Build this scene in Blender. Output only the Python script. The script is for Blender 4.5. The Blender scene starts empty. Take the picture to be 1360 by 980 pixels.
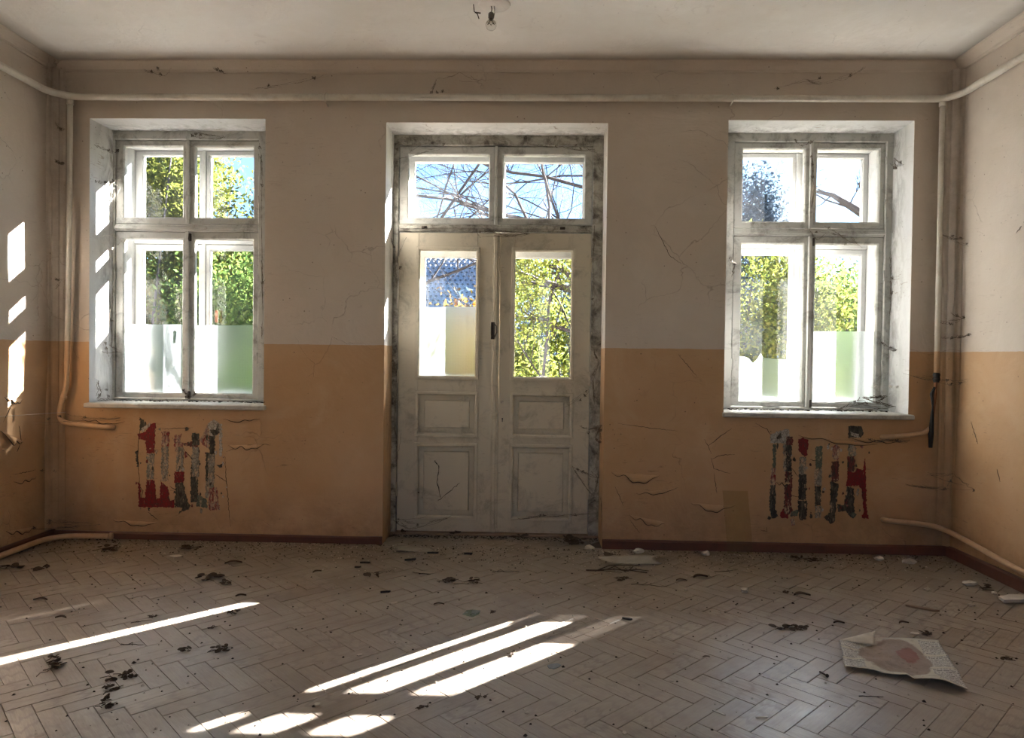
import bpy, bmesh, math, random
import numpy as np
from mathutils import Vector, Matrix
random.seed(7); rs = np.random.RandomState(11)
sc = bpy.context.scene
C = sc.collection
PI = math.pi

# ------------------------------------------------------------------ camera
EYE = 1.42
def cam_axes(yaw, pitch, roll):
    cy, sy = math.cos(yaw), math.sin(yaw); cp, sp = math.cos(pitch), math.sin(pitch); cr, sr = math.cos(roll), math.sin(roll)
    f = Vector((-sy*cp, cy*cp, sp)); r0 = Vector((cy, sy, 0)); u0 = r0.cross(f)
    return cr*r0 + sr*u0, f, -sr*r0 + cr*u0
AX_R, AX_F, AX_U = cam_axes(math.radians(1.662), math.radians(-0.953), math.radians(0.7166))
FPX = 945.0
cam_d = bpy.data.cameras.new('camera'); cam = bpy.data.objects.new('camera', cam_d); C.objects.link(cam)
cam_d.sensor_fit = 'HORIZONTAL'; cam_d.sensor_width = 36; cam_d.lens = FPX/1360*36; cam_d.clip_end = 200; cam_d.clip_start = 0.05
cam.matrix_world = Matrix(((AX_R.x, AX_U.x, -AX_F.x, 0), (AX_R.y, AX_U.y, -AX_F.y, 0), (AX_R.z, AX_U.z, -AX_F.z, EYE), (0, 0, 0, 1)))
sc.camera = cam
def ray(px, py): return AX_R*((px-680)/FPX) + AX_F + AX_U*(-(py-490)/FPX)
def onfloor(px, py, z=0.0):
    d = ray(px, py); t = (z-EYE)/d.z; return d.x*t, d.y*t
def onwall(px, py, Y=5.32):
    d = ray(px, py); t = Y/d.y; return d.x*t, EYE+d.z*t

# ------------------------------------------------------------------ sky, sun, exposure
SUN_DIR = Vector((1.0, 1.0, 0.765)).normalized()      # towards the sun
w = bpy.data.worlds.new('sky'); sc.world = w; w.use_nodes = True
nt = w.node_tree; nt.nodes.clear()
wo = nt.nodes.new('ShaderNodeOutputWorld'); bg = nt.nodes.new('ShaderNodeBackground'); sky = nt.nodes.new('ShaderNodeTexSky')
sky.sky_type = 'NISHITA'; sky.sun_disc = False; sky.sun_elevation = math.radians(28.4); sky.sun_rotation = math.radians(45)
sky.air_density = 1.0; sky.dust_density = 0.6; sky.ozone_density = 1.0
bg.inputs['Strength'].default_value = 0.36
mul = nt.nodes.new('ShaderNodeMix'); mul.data_type = 'RGBA'; mul.blend_type = 'MULTIPLY'; mul.inputs[0].default_value = 1; mul.inputs[7].default_value = (0.62, 0.88, 1.2, 1)
nt.links.new(sky.outputs[0], mul.inputs[6]); nt.links.new(mul.outputs[2], bg.inputs[0]); nt.links.new(bg.outputs[0], wo.inputs[0])
sd = bpy.data.lights.new('sun', 'SUN'); sun = bpy.data.objects.new('sun', sd); C.objects.link(sun)
sd.energy = 152.0; sd.angle = math.radians(0.53); sd.color = (1.0, 0.97, 0.94)
sun.location = (12, 18, 14); sun.rotation_euler = SUN_DIR.to_track_quat('Z', 'Y').to_euler()
# two fill lamps added behind the camera, set in made-up window openings
REAR_Y = -2.3
for i, (lx, e) in enumerate(((-1.9, 5), (1.3, 5))):
    ad = bpy.data.lights.new('rear_fill_light', 'AREA'); ad.shape = 'RECTANGLE'; ad.size = 1.25; ad.size_y = 1.75
    ad.energy = e; ad.color = (1.0, 0.90, 0.76)
    al = bpy.data.objects.new('rear_fill_light', ad); C.objects.link(al)
    al.location = (lx, REAR_Y+0.02, 2.0); al.rotation_euler = (math.radians(90), 0, 0)
    al.rotation_euler = Vector((0, -1, 0)).to_track_quat('Z', 'Y').to_euler()
sc.view_settings.view_transform = 'Standard'; sc.view_settings.look = 'None'
sc.view_settings.exposure = 0.12; sc.view_settings.gamma = 1.0; sc.view_settings.use_curve_mapping = False
sc.cycles.diffuse_bounces = 6; sc.cycles.max_bounces = 12; sc.cycles.transparent_max_bounces = 16
sc.cycles.sample_clamp_indirect = 25.0

# ------------------------------------------------------------------ material helpers
class NT:
    def __init__(s, name):
        s.m = bpy.data.materials.new(name); s.m.use_nodes = True; s.t = s.m.node_tree; s.t.nodes.clear()
        s.out = s.n('ShaderNodeOutputMaterial')
    def n(s, typ, **kw):
        nd = s.t.nodes.new(typ)
        for k, v in kw.items(): setattr(nd, k, v)
        return nd
    def l(s, a, b): s.t.links.new(a, b)
    def set(s, sock, v):
        if isinstance(v, bpy.types.NodeSocket): s.l(v, sock)
        elif v is not None: sock.default_value = v
    def pos(s):
        g = s.n('ShaderNodeNewGeometry'); return g.outputs['Position']
    def math(s, op, a, b=None, c=None, clamp=False):
        nd = s.n('ShaderNodeMath', operation=op, use_clamp=clamp); s.set(nd.inputs[0], a); s.set(nd.inputs[1], b); s.set(nd.inputs[2], c) if c is not None else None
        return nd.outputs[0]
    def noise(s, vec, scale, detail=4, rough=0.55, dist=0.0):
        nd = s.n('ShaderNodeTexNoise'); s.set(nd.inputs['Vector'], vec); nd.inputs['Scale'].default_value = scale
        nd.inputs['Detail'].default_value = detail; nd.inputs['Roughness'].default_value = rough; nd.inputs['Distortion'].default_value = dist
        return nd.outputs['Fac']
    def voro(s, vec, scale, feature='F1', rnd=1.0):
        nd = s.n('ShaderNodeTexVoronoi', feature=feature); s.set(nd.inputs['Vector'], vec); nd.inputs['Scale'].default_value = scale
        nd.inputs['Randomness'].default_value = rnd
        return nd.outputs['Distance']
    def ramp(s, fac, stops, interp='LINEAR'):
        nd = s.n('ShaderNodeValToRGB'); s.set(nd.inputs[0], fac); cr = nd.color_ramp; cr.interpolation = interp
        while len(cr.elements) < len(stops): cr.elements.new(0.5)
        for e, (p, c) in zip(cr.elements, stops):
            e.position = p; e.color = (c, c, c, 1) if isinstance(c, (int, float)) else (*c, 1)
        return nd.outputs[0]
    def mix(s, fac, a, b, mode='MIX'):
        nd = s.n('ShaderNodeMix', data_type='RGBA', blend_type=mode)
        s.set(nd.inputs[0], fac)
        for i, v in ((6, a), (7, b)):
            s.set(nd.inputs[i], (*v, 1) if isinstance(v, tuple) and len(v) == 3 else v)
        return nd.outputs[2]
    def mapping(s, vec, scale=(1, 1, 1), loc=(0, 0, 0), rot=(0, 0, 0)):
        nd = s.n('ShaderNodeMapping'); s.set(nd.inputs[0], vec); nd.inputs['Scale'].default_value = scale; nd.inputs['Location'].default_value = loc
        nd.inputs['Rotation'].default_value = rot
        return nd.outputs[0]
    def sep(s, vec):
        nd = s.n('ShaderNodeSeparateXYZ'); s.l(vec, nd.inputs[0]); return nd.outputs
    def bump(s, h, strength=0.3, dist=0.01, normal=None):
        nd = s.n('ShaderNodeBump'); s.set(nd.inputs['Height'], h); nd.inputs['Strength'].default_value = strength; nd.inputs['Distance'].default_value = dist
        if normal is not None: s.l(normal, nd.inputs['Normal'])
        return nd.outputs[0]
    def bsdf(s, color, rough=0.7, normal=None, metal=0.0, spec=0.4, **kw):
        b = s.n('ShaderNodeBsdfPrincipled'); s.set(b.inputs['Base Color'], (*color, 1) if isinstance(color, tuple) and len(color) == 3 else color)
        s.set(b.inputs['Roughness'], rough); b.inputs['Metallic'].default_value = metal; b.inputs['Specular IOR Level'].default_value = spec
        if normal is not None: s.l(normal, b.inputs['Normal'])
        for k, v in kw.items(): s.set(b.inputs[k], v)
        s.l(b.outputs[0], s.out.inputs[0]); return b

def wall_mat(name, mode):
    """mode: two (two-tone wall), white (window reveal), door (reveal white over tan), ceil"""
    t = NT(name); p = t.pos(); xyz = t.sep(p)
    big = t.noise(p, 0.9, 5, 0.6); med = t.noise(p, 4.0, 6, 0.6, 0.4); fine = t.noise(p, 60, 3)
    up = {'two': (0.60, 0.53, 0.455), 'white': (0.54, 0.545, 0.54), 'door': (0.66, 0.64, 0.61), 'ceil': (0.87, 0.86, 0.83)}[mode]
    up2 = tuple(c*f for c, f in zip(up, (0.90, 0.87, 0.84)))
    cu = t.mix(t.ramp(big, [(0.35, 0.0), (0.65, 1.0)]), up, up2)
    cu = t.mix(t.ramp(med, [(0.55, 0.0), (0.75, 0.35)]), cu, tuple(c*1.1 for c in up))
    if mode in ('two', 'door'):
        lo = (0.53, 0.345, 0.195); lo2 = (0.46, 0.275, 0.13)
        cl = t.mix(t.ramp(big, [(0.35, 0.0), (0.65, 1.0)]), lo, lo2)
        cl = t.mix(t.ramp(t.noise(p, 2.2, 6, 0.65, 0.8), [(0.5, 0.0), (0.72, 0.5)]), cl, (0.57, 0.40, 0.25))
        lowdirt = t.math('MULTIPLY', t.ramp(xyz[2], [(0.0, 1.0), (0.45, 0.0)]), t.ramp(t.noise(p, 5, 6, 0.7), [(0.35, 0.0), (0.7, 0.75)]))
        cl = t.mix(lowdirt, cl, (0.20, 0.115, 0.06))
        line = t.math('ADD', 1.497, t.math('MULTIPLY', t.math('SUBTRACT', t.noise(p, 9, 3), 0.5), 0.012))
        sw = t.math('GREATER_THAN', xyz[2], line)
        col = t.mix(sw, cl, cu)
    else:
        col = cu
    # grime specks, thin cracks, darkening where the planes meet
    sp = t.math('MULTIPLY', t.ramp(t.voro(p, 17), [(0.045, 1.0), (0.10, 0.0)]), t.ramp(t.noise(p, 4.3, 4), [(0.47, 0.0), (0.58, 0.8)]))
    if mode == 'ceil': sp = t.math('MULTIPLY', sp, 0.35)
    col = t.mix(sp, col, (0.085, 0.058, 0.038))
    scr = t.math('MULTIPLY', t.ramp(t.noise(t.mapping(p, (3.5, 3.5, 26)), 2.4, 5, 0.65, 1.6), [(0.60, 0.0), (0.65, 0.6)]), t.ramp(t.noise(p, 1.9, 3), [(0.48, 0.0), (0.6, 1.0)]))
    if mode == 'two': scr = t.math('MULTIPLY', scr, t.ramp(xyz[2], [(0.0, 1.0), (0.95, 0.9), (1.0, 0.35)]))
    if mode == 'ceil': scr = t.math('MULTIPLY', scr, 0.15)
    col = t.mix(scr, col, (0.20, 0.125, 0.075))
    wp = t.mapping(p, (1, 1, 1)); nz = t.n('ShaderNodeTexNoise'); t.l(wp, nz.inputs['Vector']); nz.inputs['Scale'].default_value = 3.0; nz.inputs['Detail'].default_value = 4
    vm = t.n('ShaderNodeVectorMath', operation='MULTIPLY_ADD'); t.l(nz.outputs['Color'], vm.inputs[0]); vm.inputs[1].default_value = (0.35, 0.35, 0.35); t.l(p, vm.inputs[2])
    edge = t.voro(vm.outputs[0], 2.3 if mode != 'ceil' else 1.2, 'DISTANCE_TO_EDGE')
    msk = t.ramp(t.noise(p, 1.4, 3), [(0.53, 0.0), (0.62, 1.0)])
    ck = t.math('MULTIPLY', t.ramp(edge, [(0.0, 1.0), (0.007, 0.0)]), msk)
    if mode == 'ceil': ck = t.math('MULTIPLY', ck, 0.25)
    if mode == 'white': ck = t.math('MULTIPLY', ck, 0.4)
    col = t.mix(t.math('MULTIPLY', ck, 0.34), col, (0.10, 0.065, 0.04))
    h = t.math('ADD', t.math('MULTIPLY', med, 0.7), t.math('MULTIPLY', fine, 0.10))
    h = t.math('SUBTRACT', h, t.math('MULTIPLY', ck, 0.4))
    if mode in ('two', 'door', 'ceil', 'white'):
        if mode != 'ceil':
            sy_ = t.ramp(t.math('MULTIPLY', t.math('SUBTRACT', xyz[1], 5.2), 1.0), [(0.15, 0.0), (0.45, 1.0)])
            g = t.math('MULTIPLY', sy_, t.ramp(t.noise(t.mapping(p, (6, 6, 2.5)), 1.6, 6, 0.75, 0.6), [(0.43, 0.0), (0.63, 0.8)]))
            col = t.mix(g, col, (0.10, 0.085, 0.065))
        # wall corners: grime plus painted-in corner shade; ceiling darker along its edges
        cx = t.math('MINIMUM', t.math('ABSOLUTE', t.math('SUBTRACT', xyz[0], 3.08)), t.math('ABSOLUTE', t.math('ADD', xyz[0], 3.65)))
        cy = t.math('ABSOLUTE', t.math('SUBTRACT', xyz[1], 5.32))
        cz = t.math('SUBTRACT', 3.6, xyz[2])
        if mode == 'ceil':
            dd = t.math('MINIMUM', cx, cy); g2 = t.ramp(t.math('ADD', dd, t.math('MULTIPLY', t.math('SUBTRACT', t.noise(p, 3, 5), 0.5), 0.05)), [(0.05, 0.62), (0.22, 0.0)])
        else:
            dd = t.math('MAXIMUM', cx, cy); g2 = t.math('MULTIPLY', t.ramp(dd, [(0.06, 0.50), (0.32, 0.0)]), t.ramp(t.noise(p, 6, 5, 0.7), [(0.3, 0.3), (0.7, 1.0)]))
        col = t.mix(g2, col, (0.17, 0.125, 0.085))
    h = t.math('ADD', h, t.math('MULTIPLY', t.noise(p, 1.7, 4, 0.6, 1.2), 1.6))
    t.bsdf(col, 0.55 if mode in ('two', 'door') else 0.75, t.bump(h, 0.5, 0.016), spec=0.3)
    return t.m

def painted(name, col, dirt=(0.10, 0.085, 0.065), amount=0.6, rough=0.5, tone=False, scale=7.0, crackle=True, thr=0.50):
    t = NT(name); p = t.pos(); xyz = t.sep(p)
    c = t.mix(t.noise(p, 2.0, 4), tuple(v*0.9 for v in col), tuple(min(1, v*1.08) for v in col))
    if tone: c = t.mix(t.math('GREATER_THAN', xyz[2], 1.5), (0.55, 0.36, 0.21), c)
    g = t.ramp(t.noise(p, scale, 8, 0.72, 0.5), [(thr, 0.0), (thr+0.22, amount)])
    c = t.mix(g, c, dirt)
    if crackle:
        st = t.ramp(t.noise(t.mapping(p, (9, 9, 60)), 2.0, 4, 0.6), [(0.62, 0.0), (0.75, 0.5)])
        c = t.mix(t.math('MULTIPLY', st, t.ramp(t.noise(p, 3, 2), [(0.5, 0.0), (0.6, 1.0)])), c, dirt)
        sp = t.ramp(t.voro(p, 75), [(0.05, 0.7), (0.10, 0.0)])
        c = t.mix(t.math('MULTIPLY', sp, t.ramp(t.noise(p, 5, 3), [(0.5, 0.0), (0.6, 1.0)])), c, dirt)
    t.bsdf(c, rough, t.bump(t.noise(p, 25, 5, 0.6), 0.3, 0.004), spec=0.35)
    return t.m

def plain(name, col, rough=0.7, metal=0.0, var=0.25, scale=12, bumpd=0.004):
    t = NT(name); p = t.pos(); nz = t.noise(p, scale, 5, 0.6)
    c = t.mix(nz, tuple(v*(1-var) for v in col), tuple(min(1, v*(1+var)) for v in col))
    t.bsdf(c, rough, t.bump(nz, 0.4, bumpd), metal=metal)
    return t.m

def scar_mat(name, a, b, thr=0.5, wallshow=0.58):
    """peeled paint layers: a over b, broken patches of the wall paint, dark hairline cracks"""
    t = NT(name); p = t.pos()
    n1 = t.noise(t.mapping(p, (1.6, 1, 0.6)), 22, 7, 0.75, 0.6)
    c = t.mix(t.ramp(n1, [(thr-0.08, 0.0), (thr+0.08, 1.0)]), a, b)
    c = t.mix(t.ramp(t.noise(t.mapping(p, (1.5, 1, 0.5)), 30, 6, 0.75, 0.4), [(wallshow-0.07, 0.0), (wallshow-0.01, 1.0)]), c, (0.50, 0.35, 0.22))
    c = t.mix(t.ramp(t.voro(p, 38, 'DISTANCE_TO_EDGE'), [(0.0, 0.75), (0.07, 0.0)]), c, (0.05, 0.035, 0.03))
    t.bsdf(c, 0.75, t.bump(n1, 0.7, 0.006)); return t.m

M = {}
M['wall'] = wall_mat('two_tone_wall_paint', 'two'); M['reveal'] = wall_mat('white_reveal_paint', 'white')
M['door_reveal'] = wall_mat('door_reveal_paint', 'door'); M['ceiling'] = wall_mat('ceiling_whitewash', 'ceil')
M['frame'] = painted('aged_white_paint', (0.50, 0.495, 0.455), amount=0.85)
M['door'] = painted('aged_cream_door_paint', (0.56, 0.50, 0.385), amount=0.55, scale=5)
M['jamb'] = painted('grimy_jamb_paint', (0.44, 0.42, 0.36), dirt=(0.045, 0.034, 0.025), amount=0.95, scale=8, thr=0.42)
M['sill'] = painted('sill_paint', (0.46, 0.44, 0.39), amount=0.5, scale=9)
M['outer'] = painted('outer_frame_paint', (0.42, 0.42, 0.41), amount=0.35)
M['pipe'] = painted('pipe_paint', (0.62, 0.58, 0.50), dirt=(0.25, 0.16, 0.10), amount=0.4, rough=0.35, tone=True, crackle=False)
M['base'] = painted('brown_skirting_paint', (0.115, 0.048, 0.032), dirt=(0.05, 0.035, 0.025), amount=0.8)
M['char'] = plain('charred_black', (0.012, 0.011, 0.010), 0.6)
M['rust'] = plain('rusty_iron', (0.22, 0.09, 0.04), 0.75)
M['iron'] = plain('old_iron', (0.06, 0.045, 0.035), 0.6, 0.4)
M['dirt'] = plain('dark_dirt', (0.035, 0.026, 0.019), 0.9)
M['leaf_dry'] = plain('dried_leaf', (0.06, 0.038, 0.022), 0.8)
M['plaster'] = plain('broken_plaster', (0.52, 0.47, 0.40), 0.85)
M['paper_plain'] = plain('grey_paper', (0.30, 0.27, 0.22), 0.85, scale=20)
M['wood'] = plain('grey_wood', (0.24, 0.17, 0.12), 0.8)
M['twig'] = plain('twig_bark', (0.05, 0.035, 0.025), 0.85)
M['web'] = plain('dusty_cobweb', (0.12, 0.095, 0.07), 0.9)
M['webw'] = plain('pale_cobweb', (0.55, 0.52, 0.47), 0.9)
M['ceramic'] = plain('dusty_socket', (0.10, 0.09, 0.08), 0.5)
M['scar_red'] = scar_mat('red_paint_layer', (0.24, 0.014, 0.016), (0.16, 0.018, 0.018), 0.5, 0.68)
M['scar_redw'] = scar_mat('red_flaking_layer', (0.22, 0.02, 0.02), (0.36, 0.30, 0.24), 0.52, 0.56)
M['scar_grey'] = scar_mat('green_grey_layer', (0.16, 0.15, 0.11), (0.32, 0.29, 0.23), 0.5, 0.58)
M['scar_dark'] = scar_mat('dark_mould_layer', (0.035, 0.03, 0.022), (0.13, 0.12, 0.085), 0.53, 0.66)
M['scar_mix'] = scar_mat('dark_red_layer', (0.05, 0.035, 0.028), (0.19, 0.03, 0.025), 0.52, 0.62)
M['scar_plaster'] = scar_mat('bare_plaster_layer', (0.46, 0.42, 0.35), (0.30, 0.26, 0.2), 0.55, 0.7)
M['scar_green'] = scar_mat('green_paint_layer', (0.08, 0.11, 0.08), (0.15, 0.15, 0.10), 0.5, 0.64)

def glass_mat(name, haze, tint=(1, 1, 1)):
    t = NT(name); p = t.pos()
    tr = t.n('ShaderNodeBsdfTransparent'); tr.inputs[0].default_value = (*tint, 1)
    tl = t.n('ShaderNodeBsdfTranslucent'); tl.inputs[0].default_value = (0.80, 0.86, 0.95, 1)
    gl = t.n('ShaderNodeBsdfGlossy'); gl.inputs['Roughness'].default_value = 0.03
    m1 = t.n('ShaderNodeMixShader'); m2 = t.n('ShaderNodeMixShader')
    hz = t.ramp(t.noise(p, 2.3, 6, 0.7, 0.6), [(0.35, haze*0.35), (0.7, haze*1.7)])
    t.l(hz, m1.inputs[0]); t.l(tr.outputs[0], m1.inputs[1]); t.l(tl.outputs[0], m1.inputs[2])
    m2.inputs[0].default_value = 0.012; t.l(m1.outputs[0], m2.inputs[1]); t.l(gl.outputs[0], m2.inputs[2])
    t.l(m2.outputs[0], t.out.inputs[0]); return t.m
M['glass'] = glass_mat('clean_window_glass', 0.0005); M['glass_glare'] = glass_mat('dust_glare_glass', 0.0034)  # right and door panes: dust plus an added veil standing in for glare
M['glass_out'] = glass_mat('outer_window_glass', 0.0006)
M['shard'] = glass_mat('glass_shard', 0.3, (0.8, 0.9, 0.85))
def film_mat(name, tint, trans):
    t = NT(name); p = t.pos()
    rf = t.n('ShaderNodeBsdfRefraction'); rf.inputs['Color'].default_value = (*tint, 1); rf.inputs['Roughness'].default_value = 0.75; rf.inputs['IOR'].default_value = 1.12
    h = t.voro(t.mapping(p, (1, 0.01, 1)), 48, 'F1', 0.25)
    t.l(t.bump(h, 0.5, 0.004), rf.inputs['Normal'])
    tl = t.n('ShaderNodeBsdfTranslucent'); tl.inputs[0].default_value = (0.86, 0.92, 0.97, 1)
    m1 = t.n('ShaderNodeMixShader'); m1.inputs[0].default_value = trans
    t.l(rf.outputs[0], m1.inputs[1]); t.l(tl.outputs[0], m1.inputs[2])
    # small even clear share, added so some direct sun brightens the floor
    ct = t.n('ShaderNodeBsdfTransparent'); m3 = t.n('ShaderNodeMixShader'); m3.inputs[0].default_value = 0.02
    t.l(m1.outputs[0], m3.inputs[1]); t.l(ct.outputs[0], m3.inputs[2]); t.l(m3.outputs[0], t.out.inputs[0]); return t.m
M['film'] = film_mat('frosted_film', (0.88, 0.95, 0.95), 0.09)
M['film2'] = film_mat('frosted_film_double', (0.74, 0.84, 0.86), 0.07)
def plank_mat():
    t = NT('worn_parquet'); uv = t.n('ShaderNodeUVMap'); oi = t.n('ShaderNodeObjectInfo'); at = t.n('ShaderNodeAttribute'); at.attribute_name = 'rnd'
    p = t.pos(); xyz = t.sep(p)
    r = t.math('FRACT', t.math('ADD', oi.outputs['Random'], at.outputs['Fac']))
    off = t.n('ShaderNodeCombineXYZ'); t.l(t.math('MULTIPLY', r, 37.0), off.inputs[0]); t.l(t.math('MULTIPLY', r, 91.0), off.inputs[1]); t.l(t.math('MULTIPLY', r, 17.0), off.inputs[2])
    va = t.n('ShaderNodeVectorMath', operation='ADD'); t.l(uv.outputs[0], va.inputs[0]); t.l(off.outputs[0], va.inputs[1])
    grain = t.noise(t.mapping(va.outputs[0], (2.2, 32, 1)), 3.0, 6, 0.65, 0.4)
    ring = t.n('ShaderNodeTexWave', wave_type='RINGS', rings_direction='Y'); t.l(t.mapping(va.outputs[0], (1.6, 12, 1)), ring.inputs['Vector'])
    ring.inputs['Scale'].default_value = 2.2; ring.inputs['Distortion'].default_value = 5; ring.inputs['Detail'].default_value = 3; ring.inputs['Detail Scale'].default_value = 1.2
    base = t.ramp(r, [(0.0, (0.257, 0.203, 0.155)), (0.35, (0.347, 0.287, 0.224)), (0.7, (0.301, 0.241, 0.187)), (1.0, (0.393, 0.330, 0.260))])
    c = t.mix(t.ramp(grain, [(0.35, 0.55), (0.6, 0.0)]), base, (0.17, 0.13, 0.10))
    c = t.mix(t.math('MULTIPLY', t.ramp(ring.outputs['Fac'], [(0.0, 0.6), (0.35, 0.0)]), t.ramp(r, [(0.4, 0.1), (0.9, 0.8)])), c, (0.09, 0.06, 0.045))
    dust = t.ramp(t.noise(p, 0.95, 7, 0.62, 0.4), [(0.38, 0.0), (0.66, 0.7)])
    c = t.mix(dust, c, (0.435, 0.385, 0.325))
    # settled brown grime that thickens towards the old outer wall
    near = t.ramp(t.math('ADD', t.math('MULTIPLY', t.math('SUBTRACT', xyz[1], 3.6), 0.55), t.math('MULTIPLY', t.math('SUBTRACT', t.noise(p, 1.3, 5), 0.5), 0.8)), [(0.05, 0.0), (0.75, 0.9)])
    c = t.mix(near, c, t.mix(t.noise(p, 9, 6, 0.7), (0.13, 0.098, 0.066), (0.25, 0.20, 0.145)))
    sp = t.math('MULTIPLY', t.ramp(t.voro(p, 26), [(0.04, 1.0), (0.09, 0.0)]), t.ramp(t.noise(p, 2.5, 3), [(0.45, 0.0), (0.6, 0.8)]))
    c = t.mix(sp, c, (0.05, 0.036, 0.026))
    h = t.math('ADD', t.math('MULTIPLY', grain, 0.5), t.math('MULTIPLY', ring.outputs['Fac'], 0.4))
    rg = t.ramp(t.noise(p, 3, 5), [(0.3, 0.30), (0.7, 0.52)])
    t.bsdf(c, rg, t.bump(h, 0.35, 0.003), spec=0.6); return t.m
M['plank'] = plank_mat()
M['subfloor'] = plain('dirt_filled_joints', (0.10, 0.078, 0.06), 0.95)

# ------------------------------------------------------------------ mesh helpers
class MB:
    def __init__(s): s.v = []; s.f = []; s.mi = []; s.sm = []
    def add(s, vs, fs, mi=0, smooth=False):
        b = len(s.v); s.v += [tuple(v) for v in vs]; s.f += [tuple(b+i for i in f) for f in fs]; s.mi += [mi]*len(fs); s.sm += [smooth]*len(fs); return s
    def box(s, x0, x1, y0, y1, z0, z1, mi=0, ch=0.0):
        if ch <= 0:
            return s.add([(x0, y0, z0), (x1, y0, z0), (x1, y1, z0), (x0, y1, z0), (x0, y0, z1), (x1, y0, z1), (x1, y1, z1), (x0, y1, z1)],
                         [(0, 3, 2, 1), (4, 5, 6, 7), (0, 1, 5, 4), (1, 2, 6, 5), (2, 3, 7, 6), (3, 0, 4, 7)], mi)
        bm = bmesh.new(); bmesh.ops.create_cube(bm, size=1)
        bmesh.ops.scale(bm, vec=(x1-x0, y1-y0, z1-z0), verts=bm.verts); bmesh.ops.translate(bm, vec=((x0+x1)/2, (y0+y1)/2, (z0+z1)/2), verts=bm.verts)
        bmesh.ops.bevel(bm, geom=bm.edges[:], offset=ch, segments=1, affect='EDGES')
        s.bm(bm, mi); return s
    def bm(s, bm, mi=0, smooth=False):
        bm.verts.index_update(); s.add([v.co[:] for v in bm.verts], [[v.index for v in f.verts] for f in bm.faces], mi, smooth); bm.free()
    def ring(s, x0, x1, z0, z1, b, y0, y1, mi=0, lip=0.0):
        """rectangular frame facing -y; outer rect x0..x1,z0..z1, borders b=(l,r,bottom,top); sloped lip on the inner edge"""
        l, r, bo, to = b
        o = [(x0, z0), (x1, z0), (x1, z1), (x0, z1)]; i = [(x0+l, z0+bo), (x1-r, z0+bo), (x1-r, z1-to), (x0+l, z1-to)]
        m = [(x0+l-lip, z0+bo-lip), (x1-r+lip, z0+bo-lip), (x1-r+lip, z1-to+lip), (x0+l-lip, z1-to+lip)]
        e = 0.003; oc = [(x0+e, z0+e), (x1-e, z0+e), (x1-e, z1-e), (x0+e, z1-e)]
        rings = [(o, y0+e), (oc, y0), (m, y0), (i, y0+lip), (i, y1), (o, y1)]
        vs = [(x, y, z) for rg, y in rings for x, z in rg]; fs = []
        n = len(rings)
        for a in range(n):
            b2 = (a+1) % n
            for k in range(4):
                k2 = (k+1) % 4; fs.append((a*4+k, a*4+k2, b2*4+k2, b2*4+k))
        return s.add(vs, fs, mi)
    def tube(s, pts, r, sides=8, mi=0, cap=True, smooth=True):
        P = [Vector(p) for p in pts]; n = len(P); rr = r if isinstance(r, (list, tuple)) else [r]*n
        vs = []; fs = []; up = None
        for i in range(n):
            d = (P[min(i+1, n-1)]-P[max(i-1, 0)]); d = d.normalized() if d.length > 1e-9 else Vector((0, 0, 1))
            if up is None: up = d.orthogonal().normalized()
            a = (up - d*up.dot(d)); a = a.normalized() if a.length > 1e-6 else d.orthogonal().normalized(); up = a; b = d.cross(a)
            for k in range(sides):
                t = 2*PI*k/sides; vs.append(P[i]+(a*math.cos(t)+b*math.sin(t))*rr[i])
        for i in range(n-1):
            for k in range(sides):
                k2 = (k+1) % sides; fs.append((i*sides+k, i*sides+k2, (i+1)*sides+k2, (i+1)*sides+k))
        if cap: fs += [tuple(range(sides))[::-1], tuple((n-1)*sides+k for k in range(sides))]
        return s.add(vs, fs, mi, smooth)
    def grid(s, fn, nu, nv, thick=0.0, mi=0, smooth=True):
        vs = [fn(i/nu, j/nv) for j in range(nv+1) for i in range(nu+1)]; W = nu+1
        fs = [(j*W+i, j*W+i+1, (j+1)*W+i+1, (j+1)*W+i) for j in range(nv) for i in range(nu)]
        if thick:
            n0 = len(vs); off = thick if isinstance(thick, Vector) else Vector((0, 0, -thick))
            vs = vs+[tuple(Vector(v)+off) for v in vs]; fs = fs+[tuple(n0+k for k in f[::-1]) for f in fs]
            rim = [i for i in range(W)]+[j*W+nu for j in range(1, nv+1)]+[nv*W+i for i in range(nu-1, -1, -1)]+[j*W for j in range(nv-1, 0, -1)]
            for a, b in zip(rim, rim[1:]+rim[:1]): fs.append((b, a, n0+a, n0+b))
        return s.add(vs, fs, mi, smooth)
    def plate(s, poly, fn, t, mi=0):
        """extrude 2-D polygon: fn(u,v,w)->3D, w in 0..t"""
        n = len(poly); vs = [fn(u, v, 0) for u, v in poly]+[fn(u, v, t) for u, v in poly]
        return s.add(vs, [tuple(range(n)), tuple(range(2*n-1, n-1, -1))]+[(i, (i+1) % n + 0, (i+1) % n+n, i+n)[::-1] for i in range(n)], mi)
    def build(s, name, mats, parent=None, loc=None, fix=True):
        me = bpy.data.meshes.new(name); me.from_pydata(s.v, [], s.f)
        for m in (mats if isinstance(mats, (list, tuple)) else [mats]): me.materials.append(m)
        me.polygons.foreach_set('material_index', s.mi); me.polygons.foreach_set('use_smooth', s.sm); me.update()
        if fix and len(s.f) < 60000:
            bm = bmesh.new(); bm.from_mesh(me); bmesh.ops.recalc_face_normals(bm, faces=bm.faces); bm.to_mesh(me); bm.free()
        o = bpy.data.objects.new(name, me); C.objects.link(o)
        if parent is not None: o.parent = parent; 
        if loc is not None: o.location = loc
        return o
def tag(o, label=None, cat=None, group=None, kind=None):
    if label: o['label'] = label
    if cat: o['category'] = cat
    if group: o['group'] = group
    if kind: o['kind'] = kind
    return o
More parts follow.
